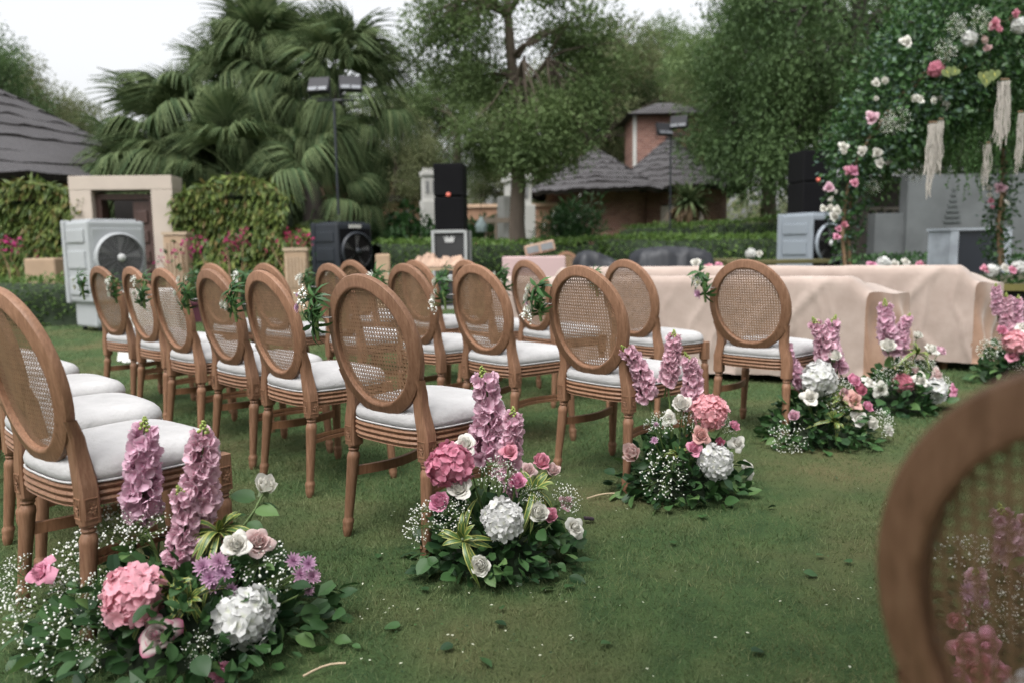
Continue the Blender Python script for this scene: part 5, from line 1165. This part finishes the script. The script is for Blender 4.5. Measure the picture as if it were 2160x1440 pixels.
arrangement('arrangement with deep pink hydrangea beside the second-row aisle chair', -.06, 2.50, [
 ('spike', 1005, 775, .04, 960, (1022, 962)), ('spike', 1080, 858, .02, 1000, (1066, 1002)), ('spike', 1072, 985, .0, 1040, (1078, 1050)),
 ('hdeep', 950, 980, -.08, 108), ('hwhite', 1060, 1095, -.15, 96), ('rose_white', 980, 937, -.04, 50), ('rose_white', 970, 1030, -.12, 50), ('rose_white', 1136, 1080, -.12, 52), ('rose_white', 1213, 1110, -.04, 40), ('rose_white', 1013, 1191, -.22, 52),
 ('rose_pink', 1075, 952, -.02, 40), ('rose_pink', 1090, 1014, -.1, 44), ('rose_pink', 928, 1057, -.12, 52), ('rose_pink', 1142, 972, .02, 46), ('rose_pink', 1160, 1086, -.08, 38), ('rose_blush', 1166, 990, .02, 36), ('rose_dust', 1196, 1060, .0, 30), ('rose_blush', 1115, 990, -.02, 34),
 ('drac', 975, 1135, -.18, 165), ('drac', 1125, 1030, -.06, 165), ('breath', 1050, 1000, -.1, 95), ('breath', 893, 1100, -.08, 110), ('breath', 955, 1085, -.14, 90), ('breath', 1195, 1050, -.02, 80), ('breath', 1120, 1045, -.08, 60)],
 .29, .25, .26, 210, .056, 2, 420)
arrangement('arrangement with pink and white hydrangeas beside the third-row aisle chair', .70, 3.22, [
 ('spike', 1305, 732, .02, 832, (1366, 836)), ('spike', 1420, 696, .04, 800, (1408, 805)), ('spike', 1440, 742, .0, 850, (1450, 858)),
 ('hpink', 1497, 868, -.08, 82), ('hwhite', 1507, 972, -.14, 82), ('rose_white', 1437, 851, -.06, 48), ('rose_salmon', 1478, 917, -.14, 40), ('rose_pink', 1464, 945, -.16, 34), ('rose_pink', 1549, 897, -.02, 28), ('rose_deep', 1518, 931, -.1, 24), ('rose_white', 1556, 934, -.02, 32), ('rose_white', 1578, 987, .0, 34), ('bud_two', 1333, 953, -.06, 34), ('mum', 1380, 926, -.12, 20), ('mum', 1384, 893, -.1, 14), ('rose_white', 1412, 880, -.04, 28),
 ('breath', 1400, 1000, -.16, 115), ('breath', 1390, 895, -.08, 70), ('breath', 1462, 885, -.06, 70), ('breath', 1530, 900, .0, 60), ('drac', 1430, 955, -.12, 70)],
 .28, .25, .30, 200, .06, 3, 420)
arrangement('arrangement with white hydrangea and three lilac spikes beside the fourth row', 1.62, 4.06, [
 ('spike', 1660, 722, .0, 805, (1694, 808)), ('spike', 1715, 668, .04, 780, (1740, 780)), ('spike', 1768, 666, .02, 770, (1768, 778)),
 ('hwhite', 1728, 797, -.08, 78), ('rose_white', 1760, 749, -.02, 36), ('rose_white', 1709, 836, -.14, 34), ('rose_white', 1811, 883, -.14, 34), ('rose_white', 1839, 891, -.12, 34), ('rose_white', 1876, 906, -.06, 26), ('rose_pink', 1801, 802, -.04, 34), ('rose_salmon', 1801, 842, -.12, 38), ('rose_deep', 1815, 822, -.06, 32), ('rose_pink', 1830, 856, -.08, 28), ('rose_dust', 1782, 828, -.1, 24), ('rose_lilac', 1674, 876, -.1, 28), ('rose_white', 1834, 805, .02, 24),
 ('drac', 1760, 885, -.16, 90), ('drac', 1775, 840, -.12, 80), ('drac', 1800, 860, -.14, 70), ('breath', 1662, 925, -.2, 85), ('breath', 1770, 815, -.06, 60), ('breath', 1860, 890, -.06, 70), ('breath', 1765, 850, -.1, 60)],
 .31, .26, .30, 180, .062, 4, 400)
arrangement('arrangement with a striped rosette and deep pink bloom beside the front sofa', 2.43, 4.83, [
 ('spike', 1872, 630, .02, 735, (1880, 738)), ('spike', 1922, 662, .0, 742, (1906, 745)), ('hdeep', 1905, 808, -.1, 46), ('hwhite', 1970, 822, -.1, 58), ('rose_white', 1874, 729, -.06, 36), ('rose_white', 1937, 707, .02, 22), ('rose_white', 1965, 736, -.02, 30), ('rose_white', 1858, 820, -.1, 28), ('rose_white', 1941, 800, -.14, 32), ('rose_blush', 1932, 780, -.08, 22), ('rose_blush', 1977, 790, -.06, 28), ('rose_pink', 2012, 823, -.02, 24), ('rose_lilac', 1985, 740, .04, 26),
 ('drac', 1936, 742, -.06, 90), ('drac', 1915, 770, -.06, 60), ('breath', 1908, 768, -.08, 50), ('breath', 1868, 800, -.08, 60), ('breath', 1955, 770, -.06, 50), ('breath', 1985, 805, -.04, 50)],
 .29, .25, .32, 110, .08, 5, 200)
arrangement('arrangement with three lilac spikes beside the sofa nearest the stage', 3.75, 5.72, [
 ('spike', 2100, 598, .0, 655, (2104, 660)), ('spike', 2122, 618, -.02, 690, (2122, 695)), ('spike', 2148, 622, .0, 690, (2140, 695)), ('hpink', 2142, 722, -.12, 56), ('rose_pink', 2113, 697, -.1, 26), ('rose_pink', 2136, 750, -.14, 26), ('breath', 2090, 735, -.08, 60), ('breath', 2150, 760, -.1, 60), ('rose_white', 2158, 690, -.05, 26)],
 .32, .26, .34, 110, .085, 6, 200)
arrangement('blurred arrangement behind the big near chair at the right edge', 1.20, 1.86, [
 ('spike', 2112, 1058, .0, 1200, (2128, 1205)), ('spike', 2170, 1080, .04, 1230, (2165, 1235)), ('spike', 2052, 1200, -.04, 1300, (2058, 1320)), ('rose_pink', 2035, 1370, -.16, 62), ('rose_pink', 2080, 1362, -.16, 62), ('rose_deep', 2058, 1415, -.18, 66), ('rose_pink', 2110, 1425, -.18, 60), ('rose_pink', 2020, 1430, -.18, 60), ('mum', 2045, 1245, -.06, 44), ('mum', 2075, 1265, -.06, 44), ('rose_pink', 2018, 1310, -.08, 46),
 ('breath', 2050, 1180, .04, 150), ('breath', 2125, 1215, .0, 150), ('breath', 2140, 1290, -.06, 140), ('breath', 2090, 1310, -.1, 120)], .16, .18, .28, 50, .06, 7, 160)

# stray white rose of the nearest arrangement: its own stem and leaves
sr = [o for o in COL.objects if o.name.startswith('flower_arrangement') and o.get('label', '').startswith('biggest')][0]
so_ = np.array([-.90, 2.02, 0]); p1_ = P(560, 1030, 2.12) - so_; p0_ = P(505, 1120, 2.05) - so_; p00 = P(470, 1200, 2.0) - so_
MB().tube([p1_, (p1_ + p0_) / 2 + [.006, 0, 0], p0_, p00], .0034, 6).build('rose_stem', M_stem, sr)
for f, d in ((.25, (-1, 0, .3)), (.3, (.9, .2, -.2)), (.45, (.8, -.3, .1)), (.55, (-.9, -.2, -.1)), (.7, (.9, -.4, -.3)), (.75, (-.6, -.5, .2))):
    place('leaf', FM['leaf'][int(rng.integers(4))], sr, p1_ + (p0_ - p1_) * f * 1.1, mat_yz(np.array(d, float), rng.normal(0, .5)), rng.uniform(.055, .075))
# ------------------------------------------------------------------ posies tied to the chair backs
def star_leaf(seed):
    r = np.random.default_rng(seed); mb = MB(); n = 15; az = r.uniform(0, 6.28, n); el = r.uniform(-.5, .9, n)
    d = np.stack([np.cos(az) * np.cos(el), np.sin(az) * np.cos(el) , np.sin(el) - .35], -1); V, F, _ = scatter(LONG[0] * [1, 1, 2.2], LONG[1], np.zeros((n, 3)), frames(d, np.tile([0, 0, 1.0], (n, 1)) + .05), r.uniform(.055, .10, n)); mb.add(V, F); return mb.data('leaf_star', L_posy)
STAR = [star_leaf(s) for s in (1, 2, 3)]
BR2 = [breath_mesh(s, 40, .035) for s in (11, 12)]
def posy(key, desc, flowers, seed, dx=0.0, dz=0.0):
    x, y, yaw = CH[key]; a = -R(yaw); r = np.random.default_rng(seed)
    lp = np.array([-.215 + dx, -.105, .845 + dz]); wp = rz(lp[None], a)[0] + [x, y, 0]
    t = thing('chair_posy', desc, 'posy', wp, a, 'posies tied to the chair backs')
    st = MB(); st.tube([[0, 0, .05], [-.01, -.02, -.02], [-.005, -.015, -.11]], [.010, .012, .006], 6); st.build('stems', M_stem, t)
    rb = MB(); th = np.linspace(0, 2 * np.pi, 13); rb.tube(np.stack([.004 + .03 * np.cos(th), .01 + .02 * np.sin(th), -.03 + 0 * th], -1), .0016, 4, caps=False); rb.build('tie', M_linen, t)
    for p, s in (((-.02, -.02, .055), .85), ((-.015, -.03, -.055), .85), ((-.04, -.02, .0), .7), ((0.0, -.03, .0), .55)):
        place('leaf_star', STAR[int(r.integers(3))], t, np.array(p) + r.normal(0, .008, 3), mat_z(norm(np.array([p[0] * 4, -.6, p[2] * 6])), r.uniform(0, 6)), s * r.uniform(.85, 1.2))
    for kind, px, pz, s in flowers:
        p = np.array([px, -.045, pz]); d = norm(np.array([px * 5 - .2, -1.0, pz * 3 + .1]))
        if kind == 'breath': place('babys_breath', BR2[int(r.integers(2))], t, p, mat_z(d), s)
        else: place('chrysanthemum' if kind.startswith('mum') else 'rose', FM[kind][int(r.integers(2))], t, p, mat_z(d, r.uniform(0, 6)), s)
W2 = [('mumw', -.045, -.01, 1.0), ('mumw', -.02, -.035, 1.0), ('breath', -.03, .04, 1.0)]
posy('R2A', 'posy with one lilac bloom on the aisle chair of the second row', [('mum', -.07, .005, .95), ('breath', -.03, .045, 1.2), ('mum', -.07, .05, .5)], 1)
posy('R2B', 'posy with two cream daisies on the second chair of the second row', [('mumw', -.06, -.03, 1.15), ('mumw', -.02, -.035, 1.1)], 2)
posy('R2C', 'dark green posy with few white blooms on the third chair of the second row', [('mumw', -.07, .0, 1.1), ('mumw', -.02, .07, 1.0)], 3)
posy('R2D', 'leafy green posy on the fourth chair of the second row', [('mumw', -.06, -.02, .9), ('breath', -.03, .05, 1.0)], 4)
posy('R2E', 'posy with three white daisies on the fifth chair of the second row', [('mumw', -.05, .03, 1.1), ('mumw', -.03, -.01, 1.1), ('mumw', -.02, -.05, 1.1), ('breath', .0, .03, 1)], 5)
posy('R2F', 'posy with a cream daisy in front of the pale cooler', [('mumw', -.05, -.02, 1.3), ('mumw', -.07, .03, .9)], 6)
posy('R3A', 'hanging posy of white daisies on the aisle chair of the third row', [('mumw', -.045, .04, 1.15), ('mumw', -.06, .0, 1.15), ('mumw', -.04, -.05, 1.2), ('breath', -.05, -.08, 1.3), ('mum', -.06, -.03, .6)], 7, 0, -.02)
posy('R3B', 'hanging posy of white daisies on the second chair of the third row', [('mumw', -.05, .04, 1.2), ('mumw', -.04, -.01, 1.0), ('mumw', -.06, -.05, 1.4), ('breath', -.06, -.09, 1.3)], 8, 0, -.01)
posy('R3C', 'posy with lilac blooms on the third chair of the third row', [('mum', -.04, -.01, 1.1), ('mum', -.06, -.04, .9), ('breath', -.05, .04, 1.2)], 9)
posy('R3D', 'pale posy on the fourth chair of the third row', [('mumw', -.05, .0, 1.2), ('mumw', -.03, .04, .9), ('breath', -.06, .02, 1.2)], 10)
posy('R3E', 'feathery posy with tiny white flowers on the fifth chair of the third row', [('breath', -.05, .03, 1.5), ('mumw', -.04, .0, .8)], 11)
posy('R3F', 'posy on the leftmost chair of the third row', [('mumw', -.04, .01, 1.0)], 12)
posy('R4A', 'pale green posy with a purple bloom on the aisle chair before the sofa', [('mumw', -.03, .0, 1.2), ('mum', -.03, -.06, 1.2), ('mumw', -.06, .02, .8)], 13)
posy('R4B', 'posy with white blooms on the second chair of the fourth row', [('mumw', -.03, .0, 1.3), ('mumw', -.0, -.04, 1.2)], 14)
posy('R4C', 'posy with white and lilac blooms on the third chair of the fourth row', [('mumw', -.08, .02, 1.4), ('mum', -.03, -.04, 1.2), ('mumw', -.06, -.01, 1.0)], 15)
posy('R4D', 'leafy posy on the fourth chair of the fourth row', [('mumw', -.04, .0, 1.0)], 16)
posy('R4E', 'leafy posy on the fifth chair of the fourth row', [('mumw', -.05, .02, .8)], 17)
posy('R4F', 'white posy on the leftmost chair of the fourth row by the black cooler', [('mumw', -.05, .01, 1.2), ('mumw', -.02, .03, 1.0)], 18)
posy('R1B', 'green posy at the left picture edge on the nearest row', [('mumw', -.05, .01, 1.0)], 19)

# ------------------------------------------------------------------ floral arch
AY = 9.4
ar = thing('floral_arch', 'tall asymmetric arch covered in greenery, roses and hydrangeas on the stage', 'arch', (*P(1790, 560, AY)[:2], 0.56)); ao = np.array(ar.location)
def AP(px, py, dy=0.0): return P(px, py, AY + dy) - ao
LL = [(1788, 566, 26, 0), (1782, 500, 30, 0), (1786, 440, 40, 0), (1796, 385, 46, 0), (1822, 320, 74, 0), (1872, 245, 95, 0), (1935, 170, 120, .1), (2010, 110, 140, .2), (2095, 60, 160, .3), (2180, 20, 170, .4)]
IN = [(1905, 300, 60, .1), (1965, 270, 60, .2), (2040, 215, 85, .3), (2130, 190, 90, .4), (2190, 200, 90, .5)]
RL = [(2125, 250, 62, 1.0), (2118, 330, 34, 1.0), (2116, 410, 32, 1.0), (2108, 480, 34, 1.0), (2112, 560, 36, 1.0)]
fr_ = MB()
for seq in (LL, RL):
    for off in (-.05, .06): fr_.tube([AP(a, b, d) + [off, off, 0] for a, b, r, d in seq], .022, 6)
fr_.tube([AP(1960, 220, 0), AP(2100, 235, .1)], [.012, .006], 5); fr_.tube([AP(1880, 240), AP(2040, 140, .1), AP(2120, 120, .2)], .014, 5)
fr_.build('branch_frame', M_twig, ar)
def cloud_along(seq, k, leaf, mat, nm, tpl=LEAF1, droop=.3, rs=1.0, sub=5, lo=.3):
    mb = MB()
    for (a, b, r, d), (a2, b2, r2, d2) in zip(seq[:-1], seq[1:]):
        for t in np.linspace(0, 1, sub, endpoint=False):
            c = AP(a + (a2 - a) * t, b + (b2 - b) * t, d + (d2 - d) * t); rr = (r + (r2 - r) * t) * MX(AY) * rs; n = max(4, int(k * rr * rr / sub * 10))
            v = rdir(n) * rng.uniform(lo, 1, (n, 1)) ** .6; q = c + v * rr * np.array([1, .8, 1]) + rng.normal(0, .15 * rr, 3); leaf_cloud(mb, q, v + [0, 0, .2], leaf, 0, droop, tpl)
    return mb.build(nm, mat, ar, smooth=False)
cloud_along(LL, 300, .085, L_bush, 'dark_foliage', LEAF2, rs=1.1); cloud_along(RL, 500, .08, L_bush, 'dark_foliage', LEAF2); cloud_along(IN, 190, .085, L_bush, 'dark_foliage', LEAF2, .8)
cloud_along(LL[3:], 150, .06, L_fern, 'fern_foliage', LONG, .1, 1.2); cloud_along(LL[1:8], 160, .06, L_euc, 'eucalyptus_foliage', LEAF2, .3, 1.1); cloud_along(IN, 150, .10, L_fern, 'fern_foliage', LONG, 1.6)
cloud_along(RL, 160, .06, L_euc, 'eucalyptus_foliage', LEAF2, .3, 1.1)
def astick(kind, px, py, dpx, dy=None):
    if dy is None:
        dd = [(math.hypot(px - a, py - b), r, d) for a, b, r, d in LL + IN]; q = min(dd); rr_ = q[1] * MX(AY) * 1.12; off = min(1.0, q[0] / max(1, q[1]))
        dy = q[2] - (.12 + .82 * rr_ * math.sqrt(max(.12, 1 - off * off)))
    me = FM[kind][int(rng.integers(len(FM[kind])))]; key = 'h' if kind[0] == 'h' else kind.split('_')[0]
    place(NAMES.get(kind, 'rose'), me, ar, AP(px, py, dy), mat_z(norm(np.array([rng.normal(0, .3), -1, rng.uniform(-.1, .5)])), rng.uniform(0, 6)), dpx * .88 * MX(AY) / SIZE[key])
for it in [('hdeep', 1974, 146, 34), ('hwhite', 2045, 82, 34), ('hwhite', 2152, 55, 36), ('rose_pink', 2098, 52, 20), ('rose_pink', 2104, 64, 18), ('rose_blush', 2074, 86, 18), ('rose_blush', 2081, 105, 20),
           ('rose_white', 1908, 92, 26), ('rose_white', 1846, 177, 18), ('rose_white', 1865, 172, 18), ('rose_white', 1848, 209, 12), ('rose_white', 1925, 209, 20), ('rose_white', 1938, 211, 18), ('rose_white', 1967, 213, 16), ('rose_white', 1983, 206, 15), ('rose_white', 1994, 222, 16),
           ('rose_lilac', 1836, 250, 28), ('rose_white', 1820, 319, 20), ('rose_white', 1851, 323, 20), ('rose_white', 1854, 345, 18), ('rose_white', 1872, 345, 20), ('rose_white', 1778, 310, 18), ('rose_white', 1780, 323, 14), ('rose_pink', 1797, 361, 24), ('rose_pink', 1790, 360, 18), ('rose_pink', 1801, 387, 18), ('rose_lilac', 1749, 397, 22),
           ('rose_white', 1735, 442, 18), ('rose_white', 1749, 440, 20), ('rose_white', 1763, 445, 20), ('rose_white', 1757, 458, 20), ('rose_white', 1752, 420, 10), ('rose_white', 1762, 405, 10), ('rose_pink', 1779, 475, 18), ('rose_pink', 1769, 484, 14), ('rose_pink', 1765, 500, 14),
           ('rose_white', 2086, 397, 12, .6), ('rose_white', 2086, 412, 10, .6), ('rose_lilac', 2110, 397, 22, .6), ('rose_pink', 2089, 424, 14, .6), ('rose_pink', 2091, 438, 12, .6), ('rose_white', 2122, 428, 12, .6), ('rose_pink', 2140, 30, 18), ('rose_white', 2150, 120, 20), ('breath', 2010, 60, 60), ('breath', 2060, 45, 60), ('breath', 1890, 255, 60), ('breath', 1990, 110, 55), ('breath', 1875, 265, 45), ('breath', 1930, 370, 50, .2), ('breath', 2068, 300, 60, .2), ('breath', 1840, 395, 40)]: astick(*it)
# anthuriums
def anth_mesh():
    t = np.linspace(0, 2 * np.pi, 29)[:-1]; x = 16 * np.sin(t) ** 3 / 17; y = (13 * np.cos(t) - 5 * np.cos(2 * t) - 2 * np.cos(3 * t) - np.cos(4 * t)) / 17
    V = np.stack([x, y * 1.15, .12 * x * x + .05 * np.sin(y * 4)], -1); mb = MB().add(np.vstack([V, [[0, .25, -.06]]]), [[i, (i + 1) % 28, 28] for i in range(28)]); mb.tube([[0, .3, .0], [0, .05, .16], [0, -.35, .26]], [.05, .07, .04], 6, 1)
    mb.tube([[0, .3, -.03], [0, .9, -.1], [.05, 2.2, -.15]], .03, 5, 2); return mb.data('anthurium', [petalmat('anthurium_green', (.26, .31, .13), (.32, .36, .18)), M_yel, M_stem])
AM = anth_mesh()
for px, py, s, ro in ((2074, 162, 12, .1), (2097, 158, 12, -.1), (2080, 172, 11, 0), (1997, 153, 11, .5), (2014, 151, 10, -.6)):
    o = place('anthurium', AM, ar, AP(px, py, -1.05), Matrix.Rotation(R(90), 3, 'X') @ Matrix.Rotation(ro, 3, 'Z'), s * MX(AY) * .95)
# hanging green amaranthus strands
mb = MB()
for i in range(120):
    px, py = rng.uniform(1900, 2160), rng.uniform(190, 270); L = rng.uniform(.25, .95) * (.55 if px < 2000 else 1); p = AP(px, py, rng.uniform(-.2, .4)); k = int(L * 95); z = np.linspace(0, -L, k)
    pos = p + np.stack([.02 * np.sin(z * 9 + i), .02 * np.cos(z * 8 + i), z], -1); leaf_cloud(mb, pos, rdir(k), .035, 0, .8)
mb.build('amaranthus_strands', L_fern, ar, smooth=False)
M_cot = plain('cotton_cord', (.44, .41, .37), .9, .08, 8, spec=.1)
def tassel(label, px, ya, yb, wpx, dy, n=26):
    top = P(px, ya, AY + dy); L = (yb - ya) * MX(AY); w = wpx * MX(AY); t = thing('macrame_tassel', label, 'tassel', top, 0, 'macrame tassels hanging from the arch')
    mb = MB(); r = np.random.default_rng(int(px))
    for i in range(n):
        x0 = r.uniform(-.5, .5) * w; y0 = r.normal(0, .02); Li = L * (1 - .55 * abs(x0 + w * .1) / w) * r.uniform(.72, 1.02); z = np.linspace(0, -Li, 7)
        mb.tube(np.stack([x0 * (.55 + .45 * z / -Li) + .006 * np.sin(z * 23 + i) + .01 * r.normal(), y0 + .006 * np.cos(z * 19 + i), z], -1), .0048, 4, caps=False)
    mb.build('cords', M_cot, t); kb = MB(); kb.tube([[-w * .3, 0, .02], [w * .3, 0, .02]], .008, 6); kb.build('knot_bar', M_twig, t)
tassel('wide cream macrame tassel hanging lowest on the left of the arch', 1968, 262, 402, 26, -.75, 34)
tassel('narrow cream tassel right beside the wide left one', 1984, 255, 366, 12, -.7, 14)
tassel('cream tassel hanging below the green anthuriums', 2119, 172, 308, 26, -1.0, 34)
tassel('thin bluish white tassel hanging inside the arch', 2084, 305, 396, 12, -.3, 12)
tassel('pale tassel at the right picture edge under the arch', 2152, 240, 370, 16, -.6, 18)

def cluster(label, px, py, Y, wpx, kinds, z0):
    b = P(px, py, Y); t = thing('flower_cluster', label, 'flowers', (b[0], Y, z0), 0, 'low flower clusters before the stage'); w = wpx * MX(Y); mb = MB(); n = 70; v = rdir(n); v[:, 2] = np.abs(v[:, 2]) * .9
    hh = max(.08, b[2] - z0); leaf_cloud(mb, v * [w * .55, .12, hh] * rng.uniform(.4, 1, (n, 1)), v, .07, 0, .1, LEAF2); mb.build('foliage', L_bush, t, smooth=False)
    for i, k in enumerate(kinds):
        p = np.array([(i - (len(kinds) - 1) / 2) * w / max(1, len(kinds)), -.06 + rng.normal(0, .03), hh + rng.normal(0, .02)]); key = 'h' if k[0] == 'h' else 'rose'
        place('hydrangea' if key == 'h' else 'rose', FM[k][0], t, p, mat_z(norm(np.array([rng.normal(0, .3), -.8, .6])), i), (.16 if key == 'h' else .10) / SIZE[key])
cluster('white flowers lying on the long olive bench', 1590, 541, 11.6, 34, ['hwhite', 'rose_white'], .82)
cluster('white and pink flowers behind the top of the rear sofa left of the aisle chair', 1490, 560, 8.2, 70, ['rose_white', 'rose_pink', 'rose_pink'], 0.0)
cluster('white and pink flowers at the stage edge behind the rear sofa', 1880, 558, 8.7, 120, ['rose_pink', 'hwhite', 'rose_white', 'rose_white', 'rose_pink'], .56)
cluster('row of white and pink flowers on the stage at the right edge', 2115, 570, 8.9, 110, ['rose_pink', 'hwhite', 'rose_white', 'rose_pink', 'hwhite', 'rose_white'], .56)

# ------------------------------------------------------------------ litter on the lawn
rl = np.random.default_rng(5)
for i, (px, py) in enumerate([(1720, 1180), (1425, 1155), (1330, 1020), (850, 1330), (1265, 1370), (1040, 1320), (1190, 1250), (1140, 1255), (1060, 1295), (800, 1175), (815, 1190), (1690, 1215), (960, 1370), (1760, 1010), (1800, 1195), (1480, 1100), (1640, 1075), (740, 1370), (905, 1255), (1215, 1190), (1580, 1385), (1010, 1395)]):
    g = G(px, py); o = place('fallen_leaf', FM['leaf'][int(rl.integers(3))], None, (g[0], g[1], .016), Matrix.Rotation(rl.uniform(0, 6.28), 3, 'Z') @ Matrix.Rotation(rl.normal(0, .25), 3, 'Y'), rl.uniform(.024, .05))
    tag(o, 'single dark green leaf fallen on the lawn by the aisle', 'leaf', 'leaves fallen on the aisle')
n = 480; px = rl.uniform(760, 1880, n); py = 1000 + 440 * rl.uniform(0, 1, n) ** .8; k = rl.uniform(size=n) < np.where((np.abs(px - 1020) < 260) & (np.abs(py - 1310) < 80), 1, .35); px, py = px[k], py[k]
pos = np.array([G(a, b) for a, b in zip(px, py)]) + [0, 0, .016]; n = len(pos); yd = np.stack([rl.normal(size=n), rl.normal(size=n), rl.normal(0, .15, n)], -1)
V, F, _ = scatter(LEAF1[0] * [1.3, 1, 1], LEAF1[1], pos, frames(yd, np.tile([0, 0, 1.0], (n, 1))), rl.uniform(.004, .012, n)); m2 = MB(); q = n * 2 // 5
m2.add(V[:q * 4], F[:q], 0); m2.add(V[q * 4:], F[q:] - q * 4, 1); o = m2.build('fallen_petals', [PM['hwhite'], L_bouq], None, smooth=False); tag(o, 'tiny white petals and leaf bits scattered on the lawn', 'petals', None, 'stuff')
def twig(label, a, b, r, mat=None):
    A = G(*a) + [0, 0, .016]; B = G(*b) + [0, 0, .022]; t = np.linspace(0, 1, 6)[:, None]; p = A + (B - A) * t + np.sin(t * 3.14) * np.array([0, .012, .004]); mb = MB().tube(p, r, 5); o = mb.build('twig', mat or M_twig, None); tag(o, label, 'twig')
M_straw = plain('straw', (.42, .33, .22), .7, .15, 20)
twig('pale straight twig on the grass between two arrangements', (1238, 1058), (1308, 1050), .0035, M_straw)
twig('short pale stick under the front of the deep pink arrangement', (1098, 1202), (1162, 1198), .004, M_straw)
twig('curved pale stem lying at the bottom edge', (640, 1438), (730, 1415), .003, M_straw)
o = MB().box((0, 0, .02), (.04, .018, .012)).build('dark_wrapper', plain('wrapper', (.03, .02, .03), .3), None, smooth=False, bevel=.004); g = G(1240, 1103); o.location = (g[0], g[1], 0); o.rotation_euler = (0, .2, .3); tag(o, 'tiny dark wrapper on the grass beside a white rose', 'litter')
# seat tags of white paper fallen under the left chairs, and the wandering white rose's own stem leaves
# ------------------------------------------------------------------ distant woodland
mb = MB()
for i in range(90):
    x = -34 + 80 * rl.uniform(); yy = rl.uniform(50, 62); hh = rl.uniform(3.5, 6.0); v = rdir(240); mb_p = np.array([x, yy, hh * .5]) + v * [2.4, 1.5, hh * .55] * rng.uniform(.5, 1, (240, 1)); leaf_cloud(mb, mb_p, v, .42, 0, .3)
o = mb.build('far_woodland', L_treeo, None, smooth=False); tag(o, 'distant band of trees closing the garden', 'woodland', None, 'stuff')
# trees closing the garden round the camera; first one added to shade near chair
for i, (lb, d, x, yy, sc, ro) in enumerate([('broad dark tree added unseen behind the camera to shade the near chair', tC, 2.6, -4.2, .55, .3), ('green tree behind the camera on the left', tA, -5.5, -8, .9, 1.0), ('olive tree straight behind the camera', tB, -.5, -11, 1.1, 2.0), ('green tree well to the right of the camera', tA, 10, -3, .95, 3.0), ('dark tree well to the left of the camera', tC, -11, -2, .85, 4.0), ('olive tree behind the camera on the far right', tB, 6.5, -9, 1.1, 5.0)]):
    put_tree('garden_tree', lb, d, (x, yy, 0), ro, sc, 'trees around the lawn')

tS = make_tree(4.2, .15, [((-1.0, 1.3, 2.7), (1.4, 1.3, .6), 1)], 40, 22000, .12, .45, L_treed, M_barkd, bottom=2.2, lean=(-.3, .5))  # low dense crown added out of view to darken the near chair
put_tree('shade_helper_tree', 'unseen low-branched tree added over the camera to shade the near chair', tS, (1.9, -1.9, 0), 0, 1.0, 'trees around the lawn')
